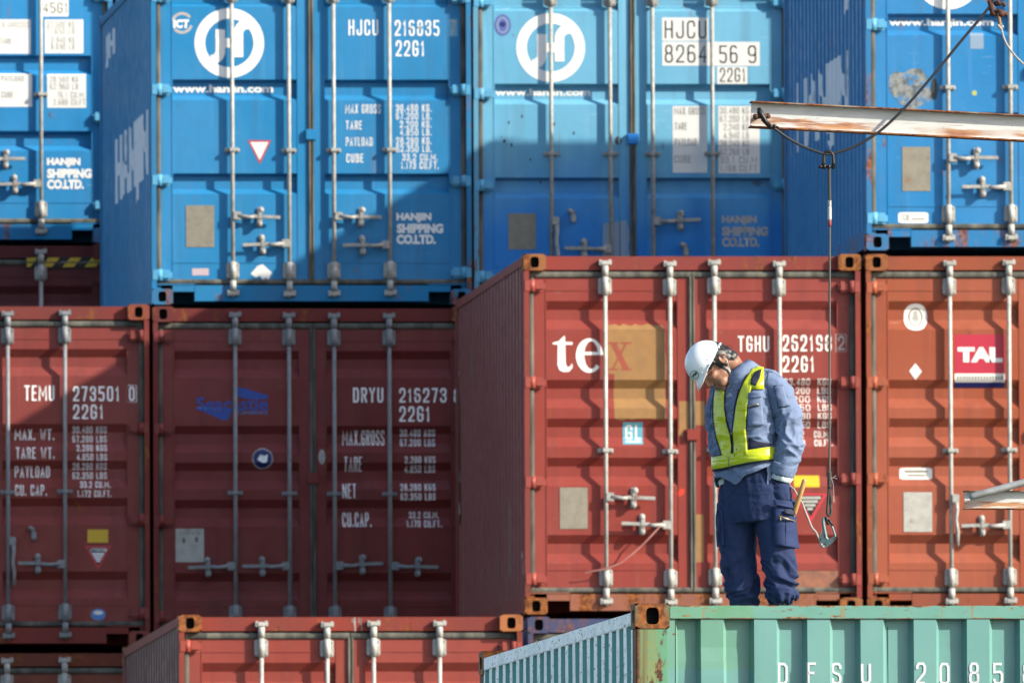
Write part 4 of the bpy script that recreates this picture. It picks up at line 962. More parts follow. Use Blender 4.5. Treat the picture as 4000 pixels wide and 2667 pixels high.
# ================================================================== derrick beams, wire, rope and hook (all near Y = -45.2)
YR = -45.2
def beam_paint(name, top):
    t = NT(name); n = t.noise(4, (.22, 1, 3.0), 6, .72, raw=True); f = t.noise(30, (.2, 1, 1.5), 5, .7); b = t.noise(1.7, (1, 1, .4), 3, .6, raw=True, off=(.62, 0, 0)); z = t.z(axis='Z'); sp = t.noise(55, (1, 1, 1), 4, .7)
    base = t.mix(t.ramp(f, .4, .7, 0, .5), srgb(178, 178, 174), srgb(140, 142, 144))
    low = t.ramp(z, .026, -.030)
    rc = t.mix(t.ramp(f, .35, .62), srgb(112, 58, 26), srgb(160, 108, 54))
    ad = t.n.new('ShaderNodeMath'); ad.operation = 'MULTIPLY_ADD'; ad.inputs[1].default_value = .13; t.l.new(low, ad.inputs[0]); t.l.new(n, ad.inputs[2])
    col = t.mix(t.mul(t.ramp(ad.outputs[0], .58, .66, 0, .9), t.ramp(b, .40, .54)), base, rc)
    col = t.mix(t.ramp(sp, .66, .72, 0, .85), col, srgb(70, 42, 30)); t.bump(f, .3, .002); return t.done(col, .55)
BEAM = beam_paint('rust_streaked_beam', .0); FLANGE = rusty('beam_flange', srgb(133, 117, 101), .85)
STEEL = flat('weathered_steel', srgb(117, 117, 115), .45, .7, 40, .4, .5, .5); BLACKS = flat('dark_steel', srgb(34, 32, 32), .45, .5, 40, .5, .6); RUSTS = flat('rusty_steel', srgb(70, 39, 26), .8, .7, 50)
POSTM = rusty('mast_paint', srgb(117, 118, 117), .4)
# mast outside the picture that carries both beams
m = MB(); m.box(-.70, -.46, YR - .12, YR + .12, -.09, 10.0, .01); m.box(-1.62, -.46, YR - .05, YR + .05, 9.60, 9.72, .004)
ma = m.build('derrick_post', POSTM); tag(ma, 'tall steel derrick post outside the right edge carrying the rusty beams', 'post')
def ibeam(name, L, h, w, tw, tf, mats, loc, ang, label):
    root = empty(name, loc); root.rotation_euler = (0, -ang, 0); tag(root, label, 'steel beam')
    m = MB(); vs = []; n = 40
    prof = [(-h / 2 + tf, -tw), (-h / 2 + tf + .012, -tw * .5), (-h / 2 + tf + .02, -tw / 2), (h / 2 - tf - .02, -tw / 2), (h / 2 - tf - .012, -tw * .5), (h / 2 - tf, -tw)]
    for i in range(n + 1):
        for z, y in prof: vs.append((L * i / n, y, z))
    k = len(prof); m.add(vs, [(i * k + j, (i + 1) * k + j, (i + 1) * k + j + 1, i * k + j + 1) for i in range(n) for j in range(k - 1)])
    vs = [(v[0], -v[1], v[2]) for v in vs]; m.add(vs, [(i * k + j, i * k + j + 1, (i + 1) * k + j + 1, (i + 1) * k + j) for i in range(n) for j in range(k - 1)])
    m.build('web', mats[0], root)
    for s_ in (1, -1):
        f = MB(); f.box(-.006, L, -w / 2, w / 2, min(s_ * h / 2, s_ * (h / 2 - tf)), max(s_ * h / 2, s_ * (h / 2 - tf)), .002); f.build('flange', mats[1], root)
    return root
ib = ibeam('steel_beam', 2.06, .133, .092, .008, .0085, (BEAM, FLANGE), (-2.735, YR, 8.4625), math.radians(-2.84), 'rust streaked white steel beam holding the end of the black wire')
ib2 = ibeam('steel_beam', .99, .093, .07, .008, .006, (BEAM, FLANGE), (-1.672, YR + .03, 6.5435), math.radians(-.3), 'short rusty white beam with a grey pipe across it at the right edge')
def weathered_pipe():
    t = NT('pipe_steel'); n = t.noise(60, (.5, 1, 1), 6, .7); b = t.noise(9, (1, 1, 1), 4)
    col = t.mix(t.ramp(b, .3, .7), srgb(117, 117, 115), srgb(145, 145, 144)); col = t.mix(t.ramp(n, .62, .68, 0, .8), col, srgb(48, 45, 43)); t.bump(n, .3, .002); return t.done(col, .45, .3)
m = MB(); d = Vector((.285, 0, .075)).normalized(); p0 = Vector((-1.652, YR - .03, 6.556))
m.tube([p0 - d * .004, p0, p0 + d * .02] + [p0 + d * (.1 * k) for k in range(1, 11)], [.006, .0155, .0178] + [.0178] * 10, 16)
pp = m.build('steel_pipe', weathered_pipe()); tag(pp, 'grey scratched round pipe lying across the short rusty beam', 'pipe')
# black wire from the beam through the shackle up to the chain
def spline(pts, n=10):
    pts = [Vector(p) for p in pts]; out = []
    for i in range(len(pts) - 1):
        p0 = pts[max(i - 1, 0)]; p1 = pts[i]; p2 = pts[i + 1]; p3 = pts[min(i + 2, len(pts) - 1)]
        for k in range(n):
            t = k / n; out.append(.5 * ((2 * p1) + (p2 - p0) * t + (2 * p0 - 5 * p1 + 4 * p2 - p3) * t * t + (3 * p1 - p0 - 3 * p2 + p3) * t ** 3))
    out.append(pts[-1]); return out
YW = YR - .055
wpts = spline([(-2.700, YW, 8.462), (-2.672, YW, 8.428), (-2.636, YW, 8.401), (-2.565, YW, 8.349), (-2.494, YW, 8.308), (-2.420, YW, 8.278), (-2.357, YW, 8.262), (-2.290, YW, 8.276), (-2.222, YW, 8.300), (-2.156, YW, 8.336), (-2.091, YW, 8.380), (-2.003, YW, 8.459), (-1.915, YW, 8.553), (-1.805, YW, 8.681), (-1.695, YW, 8.815), (-1.540, YW, 9.000), (-1.520, YW, 9.045)])
WIREM = flat('black_wire_sheath', srgb(34, 34, 38), .35, .3, 60, .5)
wroot = empty('wire_rope', (-2.70, YW, 8.46)); tag(wroot, 'black wire cable sagging from the long rusty beam up to the rusty chain', 'cable')
def inw(mb, name, mat, root): 
    o = mb.build(name, mat); o.parent = root; o.matrix_parent_inverse = Matrix.Translation(-Vector(root.location)); return o
m = MB(); m.tube(wpts, .0072, 10); inw(m, 'cable', WIREM, wroot)
m = MB()
for c_, r_ in (((-2.694, YW - .006, 8.470), .016), ((-2.676, YW - .004, 8.432), .013), ((-2.655, YW, 8.412), .014), ((-2.640, YW - .002, 8.398), .010), ((-2.622, YW, 8.400), .013), ((-2.606, YW, 8.396), .008)): m.ball(c_, r_, r_ * .9, r_ * .85, 10, 6)
m.tube([(-2.700, YW, 8.49), (-2.690, YW - .01, 8.462), (-2.668, YW - .008, 8.425), (-2.645, YW, 8.402)], [.010, .014, .013, .010], 8)
inw(m, 'cable_clamp', BLACKS, wroot)
m = MB(); m.tube([(-2.715, YR - .06, 8.449), (-2.655, YR - .06, 8.452)], [.012, .013], 8); m.ball((-2.716, YR - .06, 8.449), .015); m.ball((-2.655, YR - .06, 8.452), .014); m.tube([(-2.70, YR - .055, 8.45), (-2.70, YR + .0, 8.45)], .009, 8)
inw(m, 'eye_bolt', RUSTS, wroot)
# rusty chain and bolt
croot = empty('chain', (-1.505, YR - .02, 9.60)); tag(croot, 'rusty chain and bolt hanging at the top right corner', 'chain')
def link_pts(c, w, h, rot):
    out = []
    for k in range(25):
        a = 2 * math.pi * k / 24; x = math.cos(a) * w; z = math.sin(a) * h
        out.append((c[0] + x * math.cos(rot), c[1] + x * math.sin(rot), c[2] + z))
    return out
for k in range(13):
    m = MB(); m.tube(link_pts((-1.505 + .004 * (k % 3), YW + .02, 9.572 - k * .0445), .013, .031, 0.3 + (k % 2) * 1.5), .0065, 8, False); inw(m, 'chain_link', RUSTS, croot)
m = MB(); m.tube([(-1.540, YW + .01, 9.03), (-1.528, YW, 8.985), (-1.520, YW, 8.955)], [.013, .017, .013], 10); m.ball((-1.522, YW - .002, 8.966), .019, .017, .017)
m.tube([(-1.508, YW - .01, 8.978), (-1.462, YW - .012, 8.962)], [.015, .012], 10); m.ball((-1.484, YW - .012, 8.960), .018, .016, .014); m.ball((-1.462, YW - .012, 8.962), .012)
m.tube([(-1.505, YW, 9.03), (-1.49, YW, 9.01), (-1.475, YW, 9.02), (-1.462, YW, 9.0)], .010, 8)
inw(m, 'bolt', RUSTS, croot)
# stranded ropes
def strand(mb, path, R, n=3, pitch=.05, seg=None):
    L = 0; P = [Vector(p) for p in path]
    acc = [0]
    for a, b in zip(P, P[1:]): acc.append(acc[-1] + (b - a).length)
    for s_ in range(n):
        pts = []
        for i, p in enumerate(P):
            d = (P[min(i + 1, len(P) - 1)] - P[max(i - 1, 0)]).normalized(); x = d.cross(Vector((0, 1, 0))).normalized() if abs(d.y) < .9 else Vector((1, 0, 0)); y = d.cross(x)
            a = 2 * math.pi * (s_ / n + acc[i] / pitch); pts.append(p + (x * math.cos(a) + y * math.sin(a)) * R * .5)
        mb.tube(pts, R * .56, 7)
def line(a, b, step=.006): 
    a, b = Vector(a), Vector(b); n = max(2, int((b - a).length / step)); return [a.lerp(b, i / n) for i in range(n + 1)]
ROPE_D = flat('dark_grey_rope', srgb(56, 55, 53), .8, .5, 120); ROPE_G = flat('grey_rope', srgb(78, 75, 71), .8, .5, 120); ROPE_P = flat('pale_grey_rope', srgb(145, 139, 134), .8, .5, 120); ROPE_T = flat('tan_rope', srgb(133, 96, 56), .8, .5, 120); TAPEM = flat('white_tape', srgb(161, 158, 153), .7, .4, 90); TAPER_ = flat('red_tape', srgb(125, 47, 45), .6, .4, 90)
rroot = empty('hanging_rope', (-2.350, YW, 8.19)); tag(rroot, 'thin grey rope hanging straight down from the shackle to the hook', 'rope')
m = MB(); strand(m, line((-2.350, YW, 8.205), (-2.348, YW, 8.0)), .0085, 3, .045); inw(m, 'spliced_end', ROPE_D, rroot)
m = MB(); strand(m, line((-2.348, YW, 7.90), (-2.3555, YW, 6.67)), .0058, 3, .034); inw(m, 'cord', ROPE_G, rroot)
m = MB(); strand(m, line((-2.348, YW, 8.03), (-2.348, YW, 7.985)), .0095, 3, .045)
rp = random.Random(3)
for k in range(16): m.tube(link_pts((-2.348 + rp.uniform(-.0006, .0006), YW, 7.990 - k * .0035), .0098, .0006, 0)[:25], .0021, 5, False)
m.tube(line((-2.348, YW, 7.995), (-2.348, YW, 7.934)), .0096, 10); inw(m, 'white_tape', TAPEM, rroot)
m = MB(); m.tube([(-2.348, YW, 7.936), (-2.348, YW, 7.925), (-2.3475, YW, 7.915), (-2.348, YW, 7.900)], [.0085, .0092, .0082, .0075], 10); inw(m, 'red_tape', TAPER_, rroot)
m = MB(); strand(m, line((-2.3555, YW, 6.68), (-2.357, YW, 6.60)), .0105, 3, .05)
strand(m, line((-2.3585, YW, 6.605), (-2.368, YW, 6.482)), .0072, 3, .04); strand(m, line((-2.3555, YW, 6.605), (-2.3485, YW, 6.482)), .0072, 3, .04)
strand(m, spline([(-2.368, YW, 6.484), (-2.366, YW, 6.470), (-2.358, YW, 6.463), (-2.351, YW, 6.470), (-2.3485, YW, 6.484)], 6), .0072, 3, .04); inw(m, 'spliced_eye', ROPE_D, rroot)
m = MB()
for q in ([(-2.350, YW - .008, 6.645), (-2.338, YW - .012, 6.652), (-2.324, YW - .012, 6.662)], [(-2.350, YW - .008, 6.645), (-2.334, YW - .012, 6.650), (-2.318, YW - .012, 6.644)], [(-2.350, YW - .008, 6.645), (-2.341, YW - .013, 6.630), (-2.337, YW - .012, 6.59), (-2.335, YW - .012, 6.55), (-2.333, YW - .012, 6.533), (-2.338, YW - .012, 6.530), (-2.339, YW - .012, 6.56)]): m.tube(spline(q, 4), .0014, 5)
for k in range(3): m.tube(link_pts((-2.3555, YW, 6.652 - k * .004), .0115, .001, 0), .0018, 5, False)
inw(m, 'string_tie', ROPE_P, rroot)
# bow shackle
sroot = empty('shackle', (-2.353, YW, 8.26)); tag(sroot, 'dark bow shackle hooked over the sagging black wire', 'shackle')
m = MB(); pts = [(-2.353 + .0205 * math.sin(a), YW, 8.256 + .0165 * math.cos(a)) for a in [math.radians(t) for t in range(-150, 151, 15)]]
full = [(-2.377, YW, 8.198), (-2.377, YW, 8.222), (-2.376, YW, 8.245)] + [(-2.353 + .023 * math.cos(math.radians(a)), YW, 8.252 + .023 * math.sin(math.radians(a))) for a in range(180, -1, -15)] + [(-2.330, YW, 8.245), (-2.328, YW, 8.222), (-2.327, YW, 8.198)]
m.tube(full, [.0105, .009, .0085] + [.0082] * 13 + [.0085, .009, .0105], 10); m.ball((-2.375, YW, 8.200), .0125, .010, .0135); m.ball((-2.329, YW, 8.200), .0115, .010, .0135)
inw(m, 'bow', BLACKS, sroot)
m = MB(); m.tube([(-2.398, YW, 8.199), (-2.386, YW, 8.199), (-2.384, YW, 8.199), (-2.322, YW, 8.199)], [.008, .010, .006, .006], 10); m.ball((-2.3945, YW, 8.199), .0095); m.tube(link_pts((-2.351, YW, 8.199), .0105, .0105, 1.57), .005, 8, False); inw(m, 'pin', BLACKS, sroot)
# safety hook with its lanyard
HOOKM = flat('teal_hook_metal', srgb(85, 110, 112), .38, .45, 60, .5, .25); HOOKD = flat('dark_teal_hook_metal', srgb(56, 77, 80), .4, .5, 60, .5, .3)
lroot = empty('safety_lanyard', (-2.52, YR, 6.60)); tag(lroot, 'teal safety hook on a short grey lanyard running to the worker\'s waist', 'lanyard')
def Z6(x, y, dy=0.): return (-2.725 + ((3050 + x / 3.92) / 1.7007 - 1735) / 461.6, YW + dy, 5.80 + (1485.5 - (1800 + y / 3.92) / 1.7007) / 461.6)
m = MB(); m.tube(spline([Z6(652, 862), Z6(645, 900), Z6(658, 990), Z6(678, 1090), Z6(690, 1150), Z6(720, 1176)], 5), [.0085] * 5 + [.0085] * 21, 10); m.ball(Z6(655, 858), .0098, .006, .0078)
m.tube(spline([Z6(690, 850), Z6(735, 880), Z6(772, 950), Z6(800, 1020), Z6(822, 1090), Z6(836, 1140)], 5), [.0046] * 26, 8); inw(m, 'hook', HOOKM, lroot)
m = MB()
pl = [(590, 1160), (612, 1075), (630, 1035), (652, 1045), (648, 1100), (650, 1150), (725, 1178), (770, 1150), (828, 1122), (852, 1140), (830, 1178), (770, 1240), (700, 1295), (640, 1270), (600, 1210)]
f_ = [Z6(x, y, -.007) for x, y in pl]; b_ = [Z6(x, y, .007) for x, y in pl]; n = len(pl)
m.add(f_ + b_, [tuple(range(n)), tuple(reversed(range(n, 2 * n)))] + [(i, i + n, (i + 1) % n + n, (i + 1) % n) for i in range(n)]); inw(m, 'hook_body', HOOKD, lroot)
m = MB(); m.tube([Z6(720, 868, -.004), Z6(745, 890, -.006), Z6(772, 925, -.005), Z6(795, 965, -.003)], .0042, 8)
for q in ((610, 1165), (655, 1250), (680, 1240), (822, 1160), (850, 1138)): m.ball(Z6(*q, -.009), .0034)
m.ball(Z6(690, 850, -.004), .0085, .006, .0085); m.tube([Z6(690, 850), Z6(712, 930)], [.007, .006], 8); m.ball(Z6(716, 925), .009, .008, .009); inw(m, 'rivet', BLACKS, lroot)
lp = spline([(-2.555, YR + .02, 6.66), Z6(140, 330, .05), Z6(205, 400, .03), Z6(265, 510, .02), Z6(330, 620, .01), Z6(372, 745), Z6(415, 850), Z6(470, 985), Z6(530, 1060), Z6(575, 1150), Z6(610, 1235), Z6(640, 1275)], 12)
m = MB(); strand(m, lp, .0054, 3, .030); m.ball(Z6(622, 1255), .011, .009, .012); m.ball(Z6(640, 1275), .011, .009, .010); inw(m, 'lanyard_rope', ROPE_P, lroot)
# spare line at the top right
troot = empty('tied_line', (-1.497, YW, 8.95)); tag(troot, 'pale grey line knotted to a tan rope end below the rusty chain', 'rope')
m = MB(); strand(m, line((-1.5, YW - .012, 8.975), (-1.4895, YW - .012, 8.898)), .009, 3, .05); inw(m, 'tan_rope_end', ROPE_T, troot)
m = MB(); strand(m, spline([(-1.489, YW - .012, 8.900), (-1.481, YW - .012, 8.872), (-1.470, YW - .012, 8.835), (-1.452, YW - .012, 8.800), (-1.420, YW - .012, 8.758), (-1.385, YW - .012, 8.722), (-1.32, YW - .012, 8.672), (-1.1, YW - .012, 8.60), (-.69, YW, 8.58)], 14), .0058, 3, .03)
for q in ((-1.499, 8.902, .008), (-1.491, 8.893, .010), (-1.480, 8.898, .008), (-1.486, 8.888, .008)): m.ball((q[0], YW - .016, q[1]), q[2])
inw(m, 'line', ROPE_P, troot)
# ================================================================== the worker (local metres: x to the right, y away from the camera, z up)
UM = 461.6                                  # measured units per metre at his distance
PROOT = empty('person', (-2.725, YR, 5.80), -PSI)
tag(PROOT, 'worker in white hard hat, blue work clothes and yellow vest looking down, hands in pockets', 'person')
def q(xd, yd, t=0.): return Vector(((xd - 1735) / UM, -t, (1485.5 - yd) / UM))
def loft(mb, rings, n=28, cap=True, ex=2.0):
    """rings: (centre, half width, half depth, lateral direction) swept with elliptical sections"""
    R = []
    for i, (c, rx, ry, lat) in enumerate(rings):
        a = rings[max(i - 1, 0)][0]; b = rings[min(i + 1, len(rings) - 1)][0]; d = (b - a).normalized()
        l = Vector(lat); l = (l - d * l.dot(d)).normalized(); f = d.cross(l)
        sec = []
        for k in range(n):
            ca, sa = math.cos(2 * math.pi * k / n), math.sin(2 * math.pi * k / n); w = (abs(ca) ** ex + abs(sa) ** ex) ** (-1 / ex)
            sec.append(c + l * ca * w * rx + f * sa * w * ry)
        R.append(sec)
    vs = [v for r_ in R for v in r_]; fs = [(i * n + k, i * n + (k + 1) % n, (i + 1) * n + (k + 1) % n, (i + 1) * n + k) for i in range(len(R) - 1) for k in range(n)]
    if cap: fs += [tuple(reversed(range(n))), tuple(range((len(R) - 1) * n, len(R) * n))]
    mb.add(vs, fs, True)
LAT = (.77, -.64, .0)
def remesh(mb, vox, smooth=3, extra=None):
    me = bpy.data.meshes.new('r'); me.from_pydata(mb.v, [], mb.f); me.update()
    bm = bmesh.new(); bm.from_mesh(me); bmesh.ops.recalc_face_normals(bm, faces=bm.faces); bm.to_mesh(me); bm.free()
    o = bpy.data.objects.new('r', me); COL.objects.link(o)
    md = o.modifiers.new('v', 'REMESH'); md.mode = 'VOXEL'; md.voxel_size = vox
    dg = bpy.context.evaluated_depsgraph_get(); dg.update(); out = bpy.data.meshes.new_from_object(o.evaluated_get(dg)); bpy.data.objects.remove(o)
    bm = bmesh.new(); bm.from_mesh(out)
    for _ in range(smooth): bmesh.ops.smooth_vert(bm, verts=bm.verts, factor=.5, use_axis_x=True, use_axis_y=True, use_axis_z=True)
    if extra:
        bm.normal_update()
        mv = [(v, v.normal.copy() * extra(v.co, v.normal)) for v in bm.verts]
        for v, d in mv: v.co += d
        bmesh.ops.smooth_vert(bm, verts=bm.verts, factor=.3, use_axis_x=True, use_axis_y=True, use_axis_z=True)
    for f in bm.faces: f.smooth = True
    bm.to_mesh(out); bm.free(); return out
def wear(name, me, mat, parent=PROOT):
    me.name = name; me.materials.clear(); me.materials.append(mat); return link(name, me, parent)
def bvh(*mes):
    vs, fs = [], []
    for me in mes:
        o = len(vs); vs += [v.co.copy() for v in me.vertices]; fs += [tuple(i + o for i in p.vertices) for p in me.polygons]
    return BVHTree.FromPolygons(vs, fs)
def ridge(p): return 1 - abs(noise.noise(p)) * 2.2
def cloth(name, c, fleck=.15, rough=.85):
    t = NT(name); n = t.noise(5, (1, 1, 1), 4); w = t.noise(420, (1, 1, 1), 2); k = t.noise(28, (1, 1, 2), 5, .65); s = t.noise(60, (1, .3, 1), 3)
    col = t.mix(t.ramp(n, .3, .7, 0, .4), c, tint(c, 1.22, .12)); col = t.mix(t.ramp(k, .55, .75, 0, .35), col, tint(c, .7, .1)); col = t.mix(t.ramp(k, .30, .2, 0, fleck * 2), col, tint(c, 1.5, .3))
    cr = t.noise(7, (1, 1, 1.9), 2, .45); sb = t.n.new('ShaderNodeMath'); sb.operation = 'SUBTRACT'; sb.inputs[1].default_value = .5; t.l.new(cr, sb.inputs[0])
    ab = t.n.new('ShaderNodeMath'); ab.operation = 'ABSOLUTE'; t.l.new(sb.outputs[0], ab.inputs[0]); crease = t.ramp(ab.outputs[0], 0, .16)
    ad = t.n.new('ShaderNodeMath'); ad.operation = 'MULTIPLY_ADD'; ad.inputs[1].default_value = .35; t.l.new(k, ad.inputs[0]); t.l.new(crease, ad.inputs[2])
    t.bump(ad.outputs[0], .32, .008); return t.done(col, rough, spec=.15)
def skin():
    t = NT('skin'); n = t.noise(22, (1, 1, 1), 4); b = t.noise(160, (1, 1, 1), 2); c = srgb(130, 92, 72)
    col = t.mix(t.ramp(n, .3, .7, 0, .45), c, srgb(112, 74, 58)); t.bump(b, .15, .002); return t.done(col, .5, spec=.35)
SKIN = skin(); JACK = cloth('faded_work_shirt', srgb(88, 101, 126), .2); TROU = cloth('navy_work_trousers', srgb(32, 42, 71), .1)
def hivis():
    t = NT('yellow_reflective_vest'); n = t.noise(24, (1, 1, 1), 5, .6); k = t.noise(7, (1, 1, .5), 4, .6)
    col = t.mix(t.ramp(n, .35, .75, 0, .3), srgb(164, 172, 12), srgb(132, 138, 16)); col = t.mix(t.ramp(k, .62, .72, 0, .35), col, srgb(110, 104, 44))
    cr = t.noise(5, (1, 1, 4.5), 2, .5); t.bump(cr, .8, .016); return t.done(col, .3, spec=.55)
HV = hivis(); EDGE = flat('dark_vest_mesh', srgb(24, 28, 48), .8, .3, 60)
def helmet_mat():
    t = NT('hard_hat_shell'); n = t.noise(34, (1, 1, 3), 6, .75); b = t.noise(7, (1, 1, 1), 3); f = t.noise(90, (1, 1, 1), 3); g = t.noise(9, (1, 1, 1), 4)
    col = t.mix(t.ramp(g, .35, .7, 0, .4), srgb(206, 208, 207), srgb(184, 188, 188)); col = t.mix(t.mul(t.ramp(n, .64, .68, 0, .8), t.ramp(b, .47, .57)), col, srgb(52, 54, 58)); col = t.mix(t.ramp(f, .74, .76, 0, .6), col, srgb(70, 70, 70))
    return t.done(col, .38, spec=.4)
HELM = helmet_mat(); HAIR = flat('black_hair', srgb(22, 19, 19), .45, .3, 160, .4); STRAP = flat('pale_strap', srgb(168, 170, 168), .6, .25, 90); STRAPD = flat('grey_strap', srgb(92, 94, 96), .6, .4, 90); BOOT = flat('charcoal_boot', srgb(40, 40, 44), .85, .4, 120); GLOVE = flat('white_work_glove', srgb(176, 180, 182), .85, .3, 90); TEE = flat('grey_undershirt', srgb(132, 138, 150), .9, .2, 60); LIP = flat('lip', srgb(112, 62, 54), .5, .2); BRASS = flat('zip_metal', srgb(150, 128, 92), .35, .3, 80, .6, .7); STITCH = flat('dark_stitching', srgb(26, 34, 56), .9, .1)

# ---- head frame
HO = q(1644, 823, .03); HF = Vector((-.462, -.17, -.870)).normalized(); HL = Vector((.0, -1, .0)); HL = (HL - HF * HL.dot(HF)).normalized(); HU = HL.cross(HF) * -1
if HU.x > 0: HU = -HU
def h(f, l, u): return HO + HF * f + HL * l + HU * u
def hball(mb, f, l, u, rf, rl, ru, n=20):
    vs, fs = [], []
    for j in range(n // 2 + 1):
        a = math.pi * j / (n // 2)
        for i in range(n): b = 2 * math.pi * i / n; vs.append(h(f + rf * math.sin(a) * math.cos(b), l + rl * math.sin(a) * math.sin(b), u + ru * math.cos(a)))
    for j in range(n // 2):
        for i in range(n): fs.append((j * n + i, (j + 1) * n + i, (j + 1) * n + (i + 1) % n, j * n + (i + 1) % n))
    mb.add(vs, fs, True)
def head_parts(mb):
    hball(mb, .006, 0, .022, .088, .071, .086); hball(mb, .060, 0, -.042, .050, .055, .072); hball(mb, .040, 0, -.060, .055, .056, .050)
    hball(mb, .070, 0, -.088, .043, .044, .028); hball(mb, .104, 0, -.107, .017, .021, .015)                     # jaw and chin
    hball(mb, .088, 0, .012, .022, .050, .014)                                                                   # brow
    for s_ in (1, -1):
        hball(mb, .074, s_ * .042, -.030, .026, .019, .017); hball(mb, .118, s_ * .011, -.046, .010, .008, .008); hball(mb, .078, s_ * .030, -.085, .028, .018, .022)
        hball(mb, .093, s_ * .029, -.006, .012, .014, .009)                                                      # lids
        # ear: rim, bowl and lobe
        ear = [h(-.018 + .019 * math.cos(a) + .004, s_ * (.076 + .010 * max(0, -math.cos(a))), -.040 + .029 * math.sin(a)) for a in [math.radians(t) for t in range(-110, 200, 20)]]
        mb.tube(ear, .0058, 8); hball(mb, -.012, s_ * .069, -.042, .014, .010, .024); hball(mb, -.008, s_ * .075, -.066, .009, .006, .009)
    mb.tube([h(.103, 0, .006), h(.114, 0, -.016), h(.125, 0, -.036), h(.126, 0, -.043)], [.008, .0095, .0115, .011], 10)   # nose
    hball(mb, .112, 0, -.069, .011, .021, .0052); hball(mb, .110, 0, -.081, .011, .018, .006)                    # lips
    mb.tube([h(-.020, 0, -.050), h(-.030, 0, -.085), q(1692, 842, .0), q(1707, 860, -.01), q(1712, 880, -.01)], [.054, .050, .050, .058, .070], 18)
# ---- the body, one surface from head to feet
ARM_L = [(1768, 874, .075), (1795, 902, .10), (1812, 950, .11), (1818, 988, .112), (1813, 1030, .118), (1801, 1072, .115), (1794, 1098, .105)]
ARM_R = [(1664, 888, -.10), (1652, 928, -.125), (1653, 975, -.13), (1661, 1018, -.115), (1669, 1062, -.08), (1674, 1098, -.045)]
LEG_L = [(1776, 1150, .045), (1784, 1215, .05), (1786, 1265, .055), (1792, 1302, .05), (1796, 1338, .048), (1799, 1368, .048), (1801, 1420, .045), (1802, 1466, .040)]
LEG_R = [(1696, 1150, -.045), (1694, 1215, -.045), (1695, 1265, -.035), (1700, 1305, -.03), (1706, 1342, -.03), (1711, 1372, -.03), (1714, 1420, -.035), (1715, 1466, -.04)]
b = MB(); head_parts(b)
TORSO = [(1733, 1150, .150, .105), (1728, 1100, .140, .098), (1724, 1050, .138, .098), (1720, 990, .150, .105), (1716, 930, .160, .105), (1712, 885, .155, .090), (1711, 862, .100, .070)]
loft(b, [(q(x, y), rx, ry, LAT) for x, y, rx, ry in TORSO])
b.tube([q(*p) for p in ARM_L], [.055, .050, .046, .042, .040, .033, .030], 14); b.tube([q(*p) for p in ARM_R], [.055, .050, .046, .042, .038, .032, .029], 14)
b.tube([q(*p) for p in LEG_L], [.082, .076, .068, .058, .054, .050, .040, .036], 16); b.tube([q(*p) for p in LEG_R], [.082, .076, .068, .058, .054, .050, .040, .036], 16)
for base, s_ in ((q(*LEG_L[-1]), 1), (q(*LEG_R[-1]), -1)):
    d = Vector((-.45, -.88, 0)).normalized(); f0 = Vector((base.x, base.y, .035)); b.tube([f0 - d * .06, f0, f0 + d * .09, f0 + d * .16, f0 + d * .185], [.032, .036, .034, .028, .018], 12)
for wr, s_ in ((q(*ARM_L[-1]), 1), (q(*ARM_R[-1]), -1)):                 # hands inside the pockets: palm, four fingers, thumb
    dn = Vector((-.12 * s_, -.10, -1)).normalized(); ac = Vector((.55, -.8, 0)).normalized()
    hball_c = wr + dn * .05
    b.tube([wr, wr + dn * .03, wr + dn * .085], [.028, .034, .032], 12)
    for k, L_ in enumerate((.066, .075, .070, .055)):
        r0 = wr + dn * .085 + ac * (-.024 + .016 * k); b.tube([r0, r0 + dn * L_ * .5, r0 + dn * L_ + Vector((-.012 * s_, -.004, 0))], [.009, .0085, .007], 8)
    b.tube([wr + dn * .03 + ac * -.03, wr + dn * .06 + ac * -.05, wr + dn * .09 + ac * -.055], [.012, .0105, .008], 8)
body = remesh(b, .0042, 2); wear('body', body, SKIN)
hb = MB(); head_parts(hb); headme = remesh(hb, .0042, 2)
HB = bvh(headme)

# ---- shirt
j = MB()
TILT = (.77, -.64, .0)
JT = [(1724, 1122, .172, .132), (1723, 1102, .168, .130), (1722, 1072, .168, .130), (1721, 1030, .166, .128), (1719, 985, .168, .124), (1716, 935, .177, .120), (1713, 895, .177, .108), (1712, 868, .140, .088), (1711, 852, .078, .062)]
loft(j, [(q(x, y), rx, ry, TILT if y > 1000 else LAT) for x, y, rx, ry in JT], 36, True, 2.7)
torso_me = remesh(j, .006, 2)
j.tube([q(*p) for p in [(1735, 866, .04)] + ARM_L[:-1] + [(1797, 1088, .110)]], [.060, .068, .067, .063, .062, .060, .054, .052], 18)
j.tube([q(*p) for p in [(1690, 876, -.06)] + ARM_R[:-1] + [(1672, 1092, -.05)]], [.058, .062, .057, .054, .054, .052, .050], 18)
def folds_j(p, n):
    arm = max(0, min(1, (p.x - .115) / .04)); z = p.z
    w = Vector((p.x * 8 + z * 5, p.y * 6, z * 17 - p.x * 9)); w += Vector((noise.noise(p * 9), noise.noise(p * 9 + Vector((5, 1, 2))), 0)) * 1.1
    a = .0030 + arm * (.0095 * math.exp(-((z - 1.03) / .16) ** 2)) + (1 - arm) * (.0065 * math.exp(-((z - .97) / .13) ** 2) + .005 * math.exp(-((z - 1.17) / .12) ** 2))
    big = noise.noise(Vector((p.x * 6, p.y * 6, z * 5))) * .005
    hem = -.0 if z > .90 else 0
    r1 = ridge(w); return a * (r1 if r1 < .3 else r1 + (r1 - .3) * .7) + big + a * .45 * ridge(w * 2.1 + Vector((3, 3, 3)))
jm = remesh(j, .0052, 3, folds_j)
